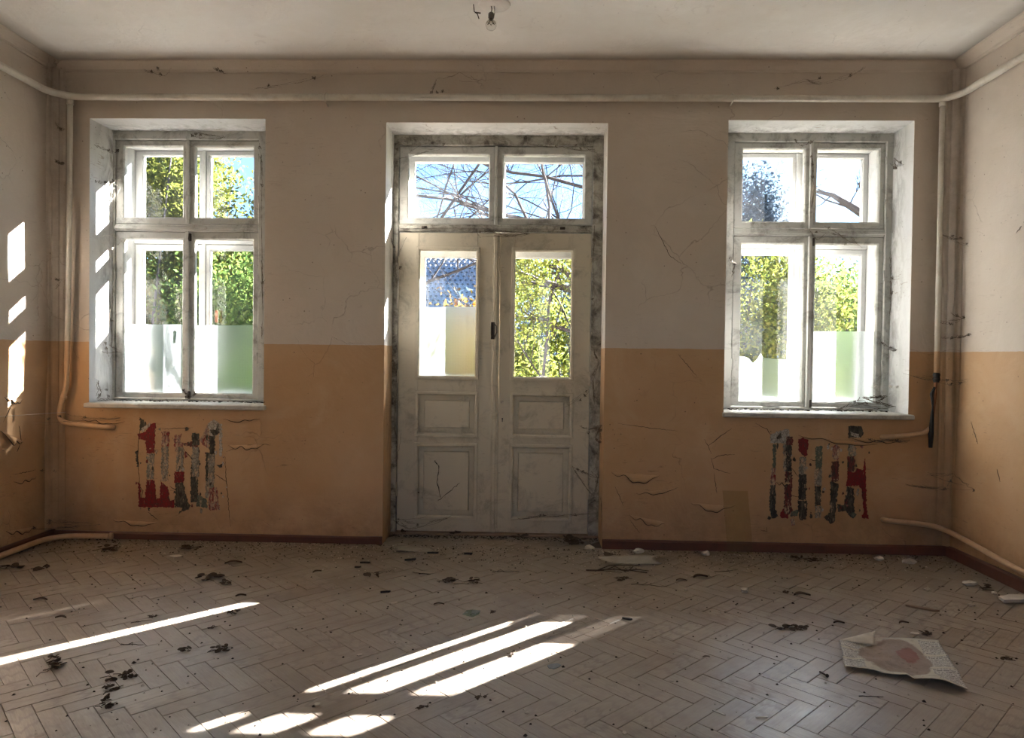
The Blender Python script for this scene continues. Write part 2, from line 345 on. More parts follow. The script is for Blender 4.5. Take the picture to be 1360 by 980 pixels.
def empty(name, loc=(0, 0, 0), kind=None):
    o = bpy.data.objects.new(name, None); C.objects.link(o); o.empty_display_size = 0.1; o.location = loc
    if kind: o['kind'] = kind
    return o
def sub(o, parent):            # parent with identity so world coordinates stay
    o.parent = parent; o.matrix_parent_inverse = Matrix.Translation(-Vector(parent.location)) if parent.parent is None and parent.type == 'EMPTY' else Matrix()
    return o

# ------------------------------------------------------------------ room shell
XL, XR, YB, ZC = -3.65, 3.08, 5.32, 3.60
YO = 6.02
REV = 5.62
# openings: (x0,x1,z0,z1) at the wall face
OP = [(-3.375, -2.03, 1.03, 3.187), (-1.117, 0.535, 0.0, 3.163), (1.42, 2.77, 1.03, 3.187)]
def back_wall():
    b = MB()
    xs = sorted({XL-0.3, XR+0.3}|{v for o in OP for v in o[:2]}); zs = [0.0-0.02, 1.03, 3.163, 3.187, ZC+0.15]
    def inside(xa, xb, za, zb):
        xm, zm = (xa+xb)/2, (za+zb)/2
        return any(o[0] < xm < o[1] and o[2]-0.05 < zm < o[3] for o in OP)
    for y, flip in ((YB, False), (YO, True)):
        for i in range(len(xs)-1):
            for j in range(len(zs)-1):
                if inside(xs[i], xs[i+1], zs[j], zs[j+1]): continue
                # finely divided, slightly uneven plaster on the room side
                nx = max(1, int((xs[i+1]-xs[i])/0.05)) if not flip else 1; nz = max(1, int((zs[j+1]-zs[j])/0.05)) if not flip else 1
                def fn(u, v, i=i, j=j, y=y, nx=nx):
                    X = xs[i]+(xs[i+1]-xs[i])*u; Z = zs[j]+(zs[j+1]-zs[j])*v
                    dy = 0
                    if y == YB:
                        e = min([min(abs(X-o[0]), abs(X-o[1])) if o[2]-.1 < Z < o[3]+.1 else 9 for o in OP]+[min(abs(Z-o[2]), abs(Z-o[3])) if o[0]-.1 < X < o[1]+.1 else 9 for o in OP])
                        k = min(1, e/0.15)
                        dy = k*0.006*(math.sin(X*2.1+Z*1.3)+math.sin(X*0.9-Z*2.7)+0.6*math.sin(X*5.3+Z*4.1))
                    return (X, y+dy, Z)
                b.grid(fn, nx, nz, 0, 0, not flip)
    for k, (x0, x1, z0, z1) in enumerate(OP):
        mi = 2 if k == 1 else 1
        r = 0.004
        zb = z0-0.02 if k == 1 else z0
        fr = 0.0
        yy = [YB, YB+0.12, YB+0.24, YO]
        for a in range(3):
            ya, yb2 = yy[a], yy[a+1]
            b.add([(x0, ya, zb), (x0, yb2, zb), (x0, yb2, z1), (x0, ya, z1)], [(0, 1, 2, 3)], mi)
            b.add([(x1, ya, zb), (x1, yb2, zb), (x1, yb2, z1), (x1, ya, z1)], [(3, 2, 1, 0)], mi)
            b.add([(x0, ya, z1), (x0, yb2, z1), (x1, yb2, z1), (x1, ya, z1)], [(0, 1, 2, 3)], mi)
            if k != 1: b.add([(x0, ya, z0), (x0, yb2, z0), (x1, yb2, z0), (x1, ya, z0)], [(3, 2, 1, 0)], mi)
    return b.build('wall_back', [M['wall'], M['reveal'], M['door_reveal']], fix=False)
wall_back = tag(back_wall(), 'two-tone wall of peeling beige over tan paint holding two windows and a door', kind='structure')
def side_wall(name, x, sx):
    b = MB()
    ny, nz = 90, 50
    def fn(u, v):
        Y = REAR_Y+(YB-REAR_Y)*u; Z = -0.02+(ZC+0.17)*v
        return (x+0.007*(math.sin(Y*2.0+Z*1.7)+math.sin(Y*1.1-Z*2.9)), Y, Z)
    b.grid(fn, ny, nz, Vector((sx*0.3, 0, 0)))
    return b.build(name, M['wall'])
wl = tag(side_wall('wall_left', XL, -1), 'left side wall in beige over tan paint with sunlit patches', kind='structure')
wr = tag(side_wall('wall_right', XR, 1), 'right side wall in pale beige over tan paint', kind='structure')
# rear wall; its two window openings are added to hold the fill lamps
b = MB(); rx = [XL-0.3, -2.55, -1.25, 0.65, 1.95, XR+0.3]; rz = [-0.02, 1.1, 2.9, ZC+0.15]
for i in range(5):
    for j in range(3):
        if i in (1, 3) and j == 1: continue
        b.box(rx[i], rx[i+1], REAR_Y-0.3, REAR_Y, rz[j], rz[j+1])
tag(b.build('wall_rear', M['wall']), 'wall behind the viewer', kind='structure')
for i, (xa, xb) in enumerate(((-2.55, -1.25), (0.65, 1.95))):
    b = MB(); b.ring(xa, xb, 1.1, 2.9, (0.05, 0.05, 0.05, 0.05), REAR_Y-0.12, REAR_Y-0.05); b.box((xa+xb)/2-0.02, (xa+xb)/2+0.02, REAR_Y-0.12, REAR_Y-0.06, 1.15, 2.85)
    tag(b.build('window_%d' % (i+3), M['frame']), kind='structure')  # made-up window frames around the fill lamps
b = MB(); b.grid(lambda u, v: (XL-0.3+(XR-XL+0.6)*u, REAR_Y-0.3+(YO-REAR_Y+0.3)*v, ZC), 60, 70, Vector((0, 0, 0.15)))
ceiling = tag(b.build('ceiling', M['ceiling']), 'whitewashed ceiling, darker along its edges', kind='structure')

# cornice coves
def cove(name, p0, p1, inward, m0, m1):
    """profile swept from p0 to p1; inward = unit vector off the wall; m0/m1 mitre shifts"""
    prof = [(0.0, 3.530), (0.012, 3.535), (0.016, 3.548), (0.035, 3.566), (0.068, 3.590), (0.072, 3.602), (-0.02, 3.602), (-0.02, 3.53)]
    b = MB(); P0, P1, I = Vector(p0), Vector(p1), Vector(inward); D = (P1-P0).normalized(); n = len(prof)
    vs = [P0+I*a+D*(a*m0)+Vector((0, 0, z)) for a, z in prof]+[P1+I*a-D*(a*m1)+Vector((0, 0, z)) for a, z in prof]
    b.add(vs, [(i, (i+1) % n, (i+1) % n+n, i+n) for i in range(n)]+[tuple(range(n)), tuple(range(2*n-1, n-1, -1))])
    return tag(b.build(name, M['wall']), kind='structure')
cove('trim_1', (XL, YB, 0), (XR, YB, 0), (0, -1, 0), 1, 1)
cove('trim_2', (XL, REAR_Y, 0), (XL, YB, 0), (1, 0, 0), 1, 1)
cove('trim_3', (XR, REAR_Y, 0), (XR, YB, 0), (-1, 0, 0), 1, 1)
# plastered corner ribs
for nm, cx, sx in (('trim_4', XL, 1), ('trim_5', XR, -1)):
    b = MB(); prof = [(0, 0.16), (0.022, 0.14), (0.030, 0.10), (0.050, 0.095), (0.095, 0.050), (0.10, 0.030), (0.14, 0.022), (0.16, 0), (-0.02, 0), (-0.02, 0.16)]
    prof = [(a*0.55, c*0.55) for a, c in prof]
    n = len(prof); vs = [(cx+sx*a, YB-c, z) for z in (0.075, 3.55) for a, c in prof]
    b.add(vs, [(i, (i+1) % n, (i+1) % n+n, i+n) for i in range(n)]+[tuple(range(n))[::-1], tuple(range(n, 2*n))])
    tag(b.build(nm, M['wall']), kind='structure')
# baseboards
def skirting(name, p0, p1, inward, h=0.065, t=0.022):
    b = MB(); P0, P1, I = Vector(p0), Vector(p1), Vector(inward); prof = [(0, 0), (t, 0), (t, h-0.012), (t-0.010, h), (0, h)]
    n = len(prof); vs = [P+I*a+Vector((0, 0, z)) for P in (P0, P1) for a, z in prof]
    b.add(vs, [(i, (i+1) % n, (i+1) % n+n, i+n) for i in range(n)]+[tuple(range(n)), tuple(range(2*n-1, n-1, -1))])
    return tag(b.build(name, M['base']), kind='structure')
skirting('baseboard_back_left', (XL, YB-0.002, 0), (-1.117, YB-0.002, 0), (0, -1, 0), 0.055)
skirting('baseboard_back_right', (0.535, YB-0.002, 0), (XR, YB-0.002, 0), (0, -1, 0), 0.07)
skirting('baseboard_left', (XL, REAR_Y, 0), (XL, YB, 0), (1, 0, 0))
skirting('baseboard_right', (XR-0.002, REAR_Y, 0), (XR-0.002, YB, 0), (-1, 0, 0), 0.08, 0.03)

# ------------------------------------------------------------------ floor with herringbone planks
b = MB(); b.box(XL-0.3, XR+0.3, REAR_Y-0.3, YO, -0.14, -0.0035)
floor = tag(b.build('floor', M['subfloor']), 'worn dusty herringbone parquet floor', kind='structure')
PL, PW = 0.306, 0.0895
def clip(poly, x0, x1, y0, y1):
    for ax, lim, sg in ((0, x0, 1), (0, x1, -1), (1, y0, 1), (1, y1, -1)):
        out = []
        for i in range(len(poly)):
            a, c = poly[i], poly[(i+1) % len(poly)]
            da, dc = (a[ax]-lim)*sg, (c[ax]-lim)*sg
            if da >= 0: out.append(a)
            if (da >= 0) != (dc >= 0):
                t = da/(da-dc); out.append((a[0]+(c[0]-a[0])*t, a[1]+(c[1]-a[1])*t))
        poly = out
        if len(poly) < 3: return []
    return poly
def plank_mesh(name, poly, cen, ang, rnd=None):
    """chamfered board from a 2-D outline (local coords), top at z=0"""
    b = MB(); n = len(poly); cx = sum(p[0] for p in poly)/n; cy = sum(p[1] for p in poly)/n
    ch = 0.0022
    inn = []
    for x, y in poly:
        d = math.hypot(x-cx, y-cy); k = max(0.0, 1-ch*1.6/max(d, 1e-6)); inn.append((cx+(x-cx)*k, cy+(y-cy)*k))
    return inn
planks = []
OX, OY = -0.038, 2.719
c45 = math.cos(-PI/4); s45 = math.sin(-PI/4)
def uv2w(u, v): return (OX+u*c45-v*s45, OY+u*s45+v*c45)
g = 0.0007
for m_ in range(-30, 30):
    for k in range(-70, 70):
        for typ in (0, 1):
            u0, v0 = k*PW+m_*PL, k*PW-m_*PL
            if typ == 0: q = (u0, v0, u0+PL, v0+PW)
            else: q = (u0, v0+PW, u0+PW, v0+PW+PL)
            cu, cv = (q[0]+q[2])/2, (q[1]+q[3])/2; wx, wy = uv2w(cu, cv)
            if not (XL-0.3 < wx < XR+0.3 and REAR_Y-0.3 < wy < 5.95): continue
            planks.append((typ, wx, wy))
def proj(x, y, z=0):
    d = Vector((x, y, z-EYE)); f = d.dot(AX_F)
    if f < 0.2: return None
    return 680+FPX*d.dot(AX_R)/f, 490-FPX*d.dot(AX_U)/f, f
hl, hw = PL/2-g, PW/2-g
std = [(-hl, -hw), (hl, -hw), (hl, hw), (-hl, hw)]
info = []
for typ, wx, wy in planks:
    ang = -PI/4 if typ == 0 else PI/4
    ca, sa = math.cos(ang), math.sin(ang)
    wpoly = [(wx+x*ca-y*sa, wy+x*sa+y*ca) for x, y in std]
    # room rectangle plus the door recess
    if wy > YB-0.2 and -1.30 < wx < 0.72: cl = clip(wpoly, XL+0.004, XR-0.004, REAR_Y, 5.32) if not (-1.11 < wx < 0.53) else clip(wpoly, -1.115, 0.533, REAR_Y, 5.68)
    else: cl = clip(wpoly, XL+0.004, XR-0.004, REAR_Y, YB-0.002)
    if len(cl) < 3: continue
    area = abs(sum(cl[i][0]*cl[(i+1) % len(cl)][1]-cl[(i+1) % len(cl)][0]*cl[i][1] for i in range(len(cl))))/2
    if area < 0.0004: continue
    full = abs(area-(2*hl)*(2*hw)) < 1e-6
    pr = proj(wx, wy); score = 0
    if pr and 5 < pr[0] < 1355 and pr[1] < 985: score = area/pr[2]**3
    info.append((score, full, typ, wx, wy, ang, cl))
info.sort(key=lambda t: -t[0])
def add_board(b, uvs, poly, ang, wx, wy, uo, tilt):
    n = len(poly); cx = sum(p[0] for p in poly)/n; cy = sum(p[1] for p in poly)/n; inn = []
    for x, y in poly:
        d = max(1e-6, math.hypot(x-cx, y-cy)); k = 1-0.0032/d; inn.append((cx+(x-cx)*k, cy+(y-cy)*k))
    z = lambda x, y, h: h+tilt[0]+(x-cx)*tilt[1]+(y-cy)*tilt[2]
    b.add([(x, y, z(x, y, 0)) for x, y in inn]+[(x, y, z(x, y, -0.0022)) for x, y in poly]+[(x, y, -0.006) for x, y in poly],
          [tuple(range(n))]+[(i, n+i, n+(i+1) % n, (i+1) % n) for i in range(n)]+[(n+i, 2*n+i, 2*n+(i+1) % n, n+(i+1) % n) for i in range(n)])
    ca, sa = math.cos(-ang), math.sin(-ang)
    for rg in (inn, poly, poly):
        for x, y in rg: uvs.append(((x-wx)*ca-(y-wy)*sa+uo[0], (x-wx)*sa+(y-wy)*ca+uo[1]))
def finish_uv(me, uvs, rn=None):
    lay = me.uv_layers.new(name='UVMap'); li = np.empty(len(me.loops), np.int32); me.loops.foreach_get('vertex_index', li)
    lay.data.foreach_set('uv', np.array(uvs, np.float32)[li].ravel())
    a = me.attributes.new('rnd', 'FLOAT', 'POINT'); a.data.foreach_set('value', np.array(rn if rn is not None else np.zeros(len(me.vertices)), np.float32))
variants = []
for i in range(10):
    b = MB(); uvs = []; add_board(b, uvs, std, 0, 0, 0, (i*0.7, 0), (random.uniform(-0.0007, 0.0005), random.uniform(-.003, .003), random.uniform(-.008, .008)))
    o = b.build('plank', M['plank'], fix=False); finish_uv(o.data, uvs); variants.append(o.data); bpy.data.objects.remove(o)
rest = MB(); ruv = []; rrn = []
cnt = 0
for score, full, typ, wx, wy, ang, cl in info:
    if cnt < 300 and score > 0:
        if full:
            o = bpy.data.objects.new('plank', random.choice(variants)); C.objects.link(o); o.parent = floor
            o.location = (wx, wy, 0); o.rotation_euler = (0, 0, ang)
        else:
            b = MB(); uvs = []; add_board(b, uvs, [(x-wx, y-wy) for x, y in cl], ang, 0, 0, (random.random()*5, 0), (0, 0, 0))
            o = b.build('plank', M['plank'], floor, (wx, wy, 0), fix=False); finish_uv(o.data, uvs)
        cnt += 1
    else:
        n0 = len(rest.v); add_board(rest, ruv, cl, ang, wx, wy, (random.random()*9, random.random()*9), (random.uniform(-0.0007, 0.0005), random.uniform(-.003, .003), random.uniform(-.008, .008)))
        rrn += [random.random()]*(len(rest.v)-n0)
o = rest.build('plank_field', M['plank'], floor, fix=False); finish_uv(o.data, ruv, rrn); o['kind'] = 'stuff'

# ------------------------------------------------------------------ windows
def pane(parent, x0, x1, z0, z1, y, mat='glass', name='pane'):
    b = MB(); b.box(x0-0.006, x1+0.006, y, y+0.003, z0-0.006, z1+0.006); return b.build(name, M[mat], parent)
def sash(parent, gx0, gx1, gz0, gz1, bd, y0, y1, mat, gmat, name='sash'):
    l, r, bo, to = bd
    b = MB(); b.ring(gx0-l, gx1+r, gz0-bo, gz1+to, bd, y0, y1, 0, 0.010); s = b.build(name, M[mat], parent)
    if gmat == 'glass' and gx0 > -1.5: gmat = 'glass_glare'
    pane(s, gx0, gx1, gz0, gz1, (y0+y1)/2, gmat); return s
def jag(poly, step, amp, seed=0):
    r = random.Random(seed); out = []
    for i in range(len(poly)):
        a, c = poly[i], poly[(i+1) % len(poly)]; L = math.hypot(c[0]-a[0], c[1]-a[1]); n = max(1, int(L/step))
        for k in range(n):
            t = k/n; x, y = a[0]+(c[0]-a[0])*t, a[1]+(c[1]-a[1])*t
            if k: x += r.uniform(-amp, amp); y += r.uniform(-amp, amp)
            out.append((x, y))
    return out
def window(name, dx, op, film_polys, label, drop=True):
    W = empty(name, kind='structure'); W['label'] = label
    x0, x1, z0, z1 = op
    gl = (1.626+dx, 2.10+dx); gr = (2.20+dx, 2.672+dx); up = (2.507, 3.068); lo = (1.10, 2.33)
    Y = REV
    fx0, fx1 = 1.557+dx, 2.72+dx
    # inner frame between reveal and sashes
    b = MB(); b.ring(x0-0.005, x1+0.005, 1.01, z1+0.003, (fx0-x0+0.005, x1-fx1+0.005, 0.045, z1-3.118), Y, Y+0.09, 0, 0.006); b.build('frame', M['frame'], W)
    b = MB(); b.box(fx0, fx1, Y+0.006, Y+0.09, 2.392, 2.450, ch=0.006); b.box(fx0, fx1, Y-0.006, Y+0.01, 2.405, 2.432, ch=0.005); b.build('transom', M['frame'], W)
    cm = 2.15+dx
    b = MB(); b.box(cm-0.014, cm+0.014, Y-0.008, Y+0.085, 1.055, 2.392, ch=0.004); b.box(cm-0.014, cm+0.014, Y-0.004, Y+0.085, 2.45, 3.118, ch=0.004); b.build('mullion', M['frame'], W)
    bs = 0.035
    S = []
    for (a, c), (p, q) in ((gl, up), (gr, up), (gl, lo), (gr, lo)):
        left = a == gl[0]
        bd = (a-fx0-0.003 if left else bs, bs if left else fx1-c-0.003, 0.052 if q > 3 else 0.042, 0.048 if q > 3 else 0.058)
        S.append(sash(W, a, c, p, q, bd, Y+0.018, Y+0.062, 'frame', 'glass'))
    # box between the two windows, white boards
    b = MB()
    b.box(fx0-0.06, fx0, Y+0.09, 5.90, 1.02, 3.16); b.box(fx1, fx1+0.06, Y+0.09, 5.90, 1.02, 3.16); b.box(fx0, fx1, Y+0.09, 5.90, 3.118, 3.16); b.box(fx0, fx1, Y+0.09, 5.90, 1.02, 1.055)
    b.build('lining', M['outer'], W)
    Yo = 5.90
    b = MB(); b.ring(x0-0.005, x1+0.005, 1.01, z1+0.003, (fx0-x0+0.005, x1-fx1+0.005, 0.045, z1-3.118), Yo, Yo+0.08, 0, 0.006); b.build('outer_frame', M['outer'], W)
    b = MB(); b.box(fx0, fx1, Yo+0.005, Yo+0.075, 2.335, 2.385, ch=0.005); b.box(cm-0.013, cm+0.013, Yo+0.003, Yo+0.075, 1.055, 3.118, ch=0.003); b.build('outer_crossbar', M['outer'], W)
    for (a, c), (p, q) in ((gl, (2.437, 3.072)), (gr, (2.437, 3.072)), (gl, (1.10, 2.284)), (gr, (1.10, 2.284))):
        left = a == gl[0]
        bd = (a-fx0-0.003 if left else bs, bs if left else fx1-c-0.003, 0.05 if q > 3 else 0.042, 0.044 if q > 3 else 0.048)
        sash(W, a, c, p, q, bd, Yo+0.018, Yo+0.058, 'outer', 'glass_out', 'outer_sash')
    for si, poly, mat in film_polys:
        b = MB(); b.add([(u, Y+0.0438, v) for u, v in poly], [tuple(range(len(poly)))[::-1]]); b.build('frosted_film', M[mat], S[si], fix=False)
    # hinges and latches
    for z in (1.35, 2.05):
        for xx in (fx0+0.002, fx1-0.002):
            b = MB(); b.tube([(xx, Y+0.004, z), (xx, Y+0.004, z+0.08)], 0.006, 8); b.tube([(xx, Y+0.004, z-0.008), (xx, Y+0.004, z-0.001)], 0.004, 6); b.build('hinge', M['frame'], W)
    for z in (2.62, 2.95):
        b = MB(); b.tube([(fx1-0.002, Y+0.004, z), (fx1-0.002, Y+0.004, z+0.06)], 0.005, 8); b.build('hinge', M['frame'], W)
    for z in (2.345, 1.085):
        b = MB(); b.box(cm+0.012, cm+0.030, Y-0.010, Y+0.012, z-0.03, z+0.03, ch=0.003); b.tube([(cm+0.02, Y-0.012, z+0.02), (cm+0.02, Y-0.022, z-0.02)], 0.004, 6); b.build('latch', M['iron'], W)
    # sill board
    b = MB(); ov = 0.0
    b.box(x0-0.012, x1+0.022, YB-0.055, YB+0.0, 0.998, 1.034, ch=0.007)
    b.box(x0+0.002, x1-0.002, YB-0.01, Y+0.02, 1.004, 1.036)
    b.build('sill', M['sill'], W)
    return W, S
fx = -4.92
lf = 1.650
filmL = [(2, [(1.622+fx, 1.094), (2.104+fx, 1.094), (2.104+fx, lf), (1.622+fx, lf-0.004)], 'film'), (3, [(2.196+fx, 1.094), (2.676+fx, 1.094), (2.676+fx, lf+0.002), (2.196+fx, lf-0.006)], 'film')]
filmR = [(2, [(1.622, 1.094), (1.815, 1.094), (1.822, 1.43), (1.796, 1.475), (1.765, 1.425), (1.735, 1.395), (1.70, 1.435), (1.665, 1.448), (1.622, 1.45)], 'film'),
         (2, [(1.8155, 1.094), (2.104, 1.094), (2.104, 1.422), (1.95, 1.43), (1.8225, 1.44)], 'film2'),
         (3, [(2.196, 1.094), (2.676, 1.094), (2.676, 1.658), (2.196, 1.652)], 'film')]
winL, SL = window('window_1', fx, OP[0], filmL, 'left double casement window with frosted lower panes in a deep white reveal')
winR, SR = window('window_2', 0.0, OP[2], filmR, 'right double casement window with torn frosted film on its left lower pane')
# rusty latch plate on the middle stile of the left window's outer sash
b = MB(); b.box(-2.668, -2.645, 5.895, 5.905, 1.68, 1.78, ch=0.003); b.tube([(-2.656, 5.893, 1.70), (-2.656, 5.885, 1.76)], 0.004, 6); b.build('latch_plate', M['rust'], winL)

# ------------------------------------------------------------------ door
D = empty('door_1', kind='structure'); D['label'] = 'cream double door with glazed upper panes and a two-pane transom light'
Y = 5.64
x0, x1, z1 = OP[1][0], OP[1][1], OP[1][3]
jl, jr = -1.078, 0.455
b = MB(); b.box(x0-0.004, jl, Y-0.02, Y+0.08, 0, z1, ch=0.004); b.box(jr, x1+0.004, Y-0.02, Y+0.08, 0, z1, ch=0.004); b.box(jl, jr, Y-0.02, Y+0.08, 3.085, z1+0.003, ch=0.004)
b.build('frame', M['jamb'], D)
b = MB(); b.box(jl, jr, Y-0.012, Y+0.08, 2.408, 2.462, ch=0.006); b.box(jl+0.01, jr-0.01, Y-0.028, Y-0.01, 2.425, 2.447, ch=0.005); b.build('transom', M['jamb'], D)
for xx in (-0.87, 0.22):
    b = MB(); b.tube([(xx-0.02, Y-0.03, 2.436), (xx+0.02, Y-0.03, 2.436)], 0.011, 8); b.build('transom_latch', M['iron'], D)
b = MB(); b.box(-0.319, -0.296, Y-0.008, Y+0.07, 2.462, 3.085, ch=0.004); b.build('mullion', M['frame'], D)
for a, c, l, r in ((-1.002, -0.367, 0.07, 0.045), (-0.249, 0.387, 0.045, 0.064)):
    sash(D, a, c, 2.521, 3.013, (l, r, 0.054, 0.068), Y+0.004, Y+0.05, 'frame', 'glass', 'transom_sash')
def leaf(xa, xb, ga, gb, film):
    L = MB(); z0, zt = 0.022, 2.400; y0, y1 = Y+0.008, Y+0.052
    rects = [(1.258, 2.265), (0.80, 1.118), (0.14, 0.708)]
    # stiles and rails
    L.box(xa, ga-0.0, y0, y1, z0, zt, ch=0.003); L.box(gb, xb, y0, y1, z0, zt, ch=0.003)
    zz = [z0, 0.14, 0.708, 0.80, 1.118, 1.258, 2.265, zt]
    for i in (0, 2, 4, 6): L.box(ga, gb, y0, y1, zz[i], zz[i+1])
    o = L.build('leaf', M['door'], D)
    for i, (za, zb) in enumerate(rects):
        r_ = MB(); r_.ring(ga-0.022, gb+0.022, za-0.022, zb+0.022, (0.030, 0.030, 0.030, 0.030), y0-0.014, y0+0.012, 0, 0.010); r_.build('moulding', M['door'], o)
        if i:
            p_ = MB(); ga2, gb2, za2, zb2 = ga+0.002, gb-0.002, za+0.002, zb-0.002; e = 0.045; yb, yf = y0+0.030, y0+0.010
            vs = [(ga2, yb, za2), (gb2, yb, za2), (gb2, yb, zb2), (ga2, yb, zb2), (ga2+e, yb-0.003, za2+e), (gb2-e, yb-0.003, za2+e), (gb2-e, yb-0.003, zb2-e), (ga2+e, yb-0.003, zb2-e),
                  (ga2+e+0.006, yf, za2+e+0.006), (gb2-e-0.006, yf, za2+e+0.006), (gb2-e-0.006, yf, zb2-e-0.006), (ga2+e+0.006, yf, zb2-e-0.006)]
            fs = [(k, (k+1) % 4, (k+1) % 4+4, k+4) for k in range(4)]+[(k+4, (k+1) % 4+4, (k+1) % 4+8, k+8) for k in range(4)]+[(8, 9, 10, 11)]
            p_.add(vs, fs); p_.build('panel', M['door'], o)
    pane(o, ga, gb, 1.258, 2.265, Y+0.028, 'glass_glare')
    for poly, mat in film:
        f = MB(); f.add([(u, Y+0.0335, v) for u, v in poly], [tuple(range(len(poly)))[::-1]]); f.build('frosted_film', M[mat], o, fix=False)
    for z in (0.3, 1.2, 2.1):
        xx = xa if xa < -0.5 else xb
        h = MB(); h.tube([(xx, y0-0.006, z), (xx, y0-0.006, z+0.10)], 0.008, 8); h.tube([(xx, y0-0.006, z+0.10), (xx, y0-0.006, z+0.112)], 0.005, 8); h.build('hinge', M['door'], o)
    return o
l1 = leaf(jl+0.004, -0.318, -0.913, -0.451, [([(-0.918, 1.252), (-0.718, 1.252), (-0.718, 1.812), (-0.918, 1.808)], 'film'), ([(-0.7175, 1.252), (-0.446, 1.252), (-0.446, 1.82), (-0.7175, 1.816)], 'film2')])
l2 = leaf(-0.270, jr-0.004, -0.155, 0.302, [])
b = MB(); b.box(-0.326, -0.268, Y-0.006, Y+0.008, 0.024, 2.398, ch=0.003); b.box(-0.318, -0.285, Y-0.020, Y-0.004, 0.024, 2.398, ch=0.006); b.build('cover_strip', M['door'], D)
hx, hz = -0.316, 1.634
b = MB(); b.box(hx-0.018, hx+0.012, Y-0.026, Y-0.018, hz-0.075, hz+0.06, ch=0.003)
b.tube([(hx-0.012, Y-0.026, hz+0.045), (hx-0.012, Y-0.05, hz+0.02), (hx-0.012, Y-0.05, hz-0.03), (hx-0.012, Y-0.026, hz-0.055)], 0.006, 8)
b.tube([(hx+0.004, Y-0.026, hz+0.05), (hx+0.026, Y-0.045, hz+0.03), (hx+0.030, Y-0.045, hz-0.02), (hx+0.010, Y-0.026, hz-0.06)], 0.004, 8); b.build('handle', M['iron'], D)
b = MB(); b.tube([(-0.236, Y+0.006, 0.93), (-0.236, Y+0.0, 0.93)], 0.006, 10); b.box(-0.239, -0.233, Y, Y+0.008, 0.905, 0.928); b.build('keyhole', M['char'], D)
b = MB(); b.tube([(-0.238, Y+0.008, 1.063), (-0.238, Y-0.002, 1.063), (-0.238, Y-0.008, 1.063)], [0.011, 0.011, 0.007], 12); b.build('white_plug', M['plaster'], D)
b = MB(); b.box(-1.117, 0.535, 5.60, 5.75, -0.02, 0.016, ch=0.004); b.build('threshold', M['wood'], D)
# outer door set
b = MB(); b.box(x0+0.002, jl-0.0, Y+0.08, 5.86, 0, 3.16); b.box(jr, x1-0.002, Y+0.08, 5.86, 0, 3.16); b.box(jl, jr, Y+0.08, 5.86, 3.085, 3.16); b.box(jl, jr, Y+0.08, 5.86, -0.02, 0.02); b.build('lining', M['outer'], D)
Yo = 5.86
b = MB(); b.ring(x0-0.004, x1+0.004, -0.02, z1+0.003, (jl-x0+0.004, x1-jr+0.004, 0.04, z1-3.085), Yo, Yo+0.08); b.box(jl, jr, Yo+0.004, Yo+0.076, 2.39, 2.44); b.box(-0.32, -0.296, Yo+0.002, Yo+0.076, 0.02, 3.085); b.build('outer_frame', M['outer'], D)
for a, c, l, r in ((-0.992, -0.367, 0.07, 0.045), (-0.245, 0.390, 0.048, 0.056)):
    sash(D, a, c, 2.50, 3.017, (l, r, 0.05, 0.06), Yo+0.02, Yo+0.06, 'outer', 'glass_out', 'outer_sash')
for a, c, l, r in ((-0.90, -0.455, 0.17, 0.13), (-0.160, 0.385, 0.13, 0.06)):
    sash(D, a, c, 1.255, 2.235, (l, r, 1.22, 0.15), Yo+0.02, Yo+0.06, 'outer', 'glass_out', 'outer_leaf')

# ------------------------------------------------------------------ pipes
def smooth_path(pts, rad=0.08, n=6):
    P = [Vector(p) for p in pts]; out = [P[0]]
    for i in range(1, len(P)-1):
        a, c, d = P[i-1], P[i], P[i+1]; ra = min(rad, (a-c).length*0.45); rb = min(rad, (d-c).length*0.45)
        p0 = c+(a-c).normalized()*ra; p1 = c+(d-c).normalized()*rb
        for k in range(n+1):
            t = k/n; out.append(p0*(1-t)**2+c*2*t*(1-t)+p1*t*t)
    out.append(P[-1]); return out
hp = empty('heating_pipe', (0, 5.26, 3.327)); tag(hp, 'long cream heating pipe running under the ceiling along three walls', 'pipe')
b = MB(); b.tube(smooth_path([(-3.585, REAR_Y, 3.327), (-3.585, 5.15, 3.327), (-3.46, 5.262, 3.327), (-1.0, 5.262, 3.330), (1.4, 5.262, 3.326), (2.94, 5.262, 3.324), (3.02, 5.15, 3.326), (3.02, REAR_Y, 3.327)], 0.09), 0.0245, 14)
sub(b.build('main_run', M['pipe']), hp)
b = MB(); b.tube(smooth_path([(-3.488, 5.262, 3.31), (-3.492, 5.262, 2.2), (-3.512, 5.262, 1.15), (-3.565, 5.262, 1.00), (-3.560, 5.262, 0.885), (-3.40, 5.265, 0.868), (-3.205, 5.285, 0.850), (-3.19, 5.33, 0.849)], 0.07), 0.0185, 12)
b.tube([(-3.488, 5.262, 3.325), (-3.488, 5.262, 3.27)], 0.024, 12); b.tube([(-3.53, 5.262, 1.085), (-3.538, 5.262, 1.065)], 0.022, 12)
sub(b.build('riser', M['pipe']), hp)
b = MB(); b.tube([(2.936, 5.262, 3.31), (2.936, 5.262, 2.2), (2.937, 5.262, 1.34)], 0.0185, 12); b.tube([(2.936, 5.262, 3.325), (2.936, 5.262, 3.27)], 0.024, 12)
sub(b.build('riser', M['pipe']), hp)
b = MB(); b.tube([(2.937, 5.262, 1.345), (2.936, 5.262, 1.33), (2.938, 5.262, 1.315), (2.936, 5.262, 1.30), (2.934, 5.26, 1.275)], [0.02, 0.027, 0.021, 0.027, 0.018], 12)
o = sub(b.build('burnt_coupling', M['char']), hp); o['label'] = 'blackened coupling at the broken end of the riser'
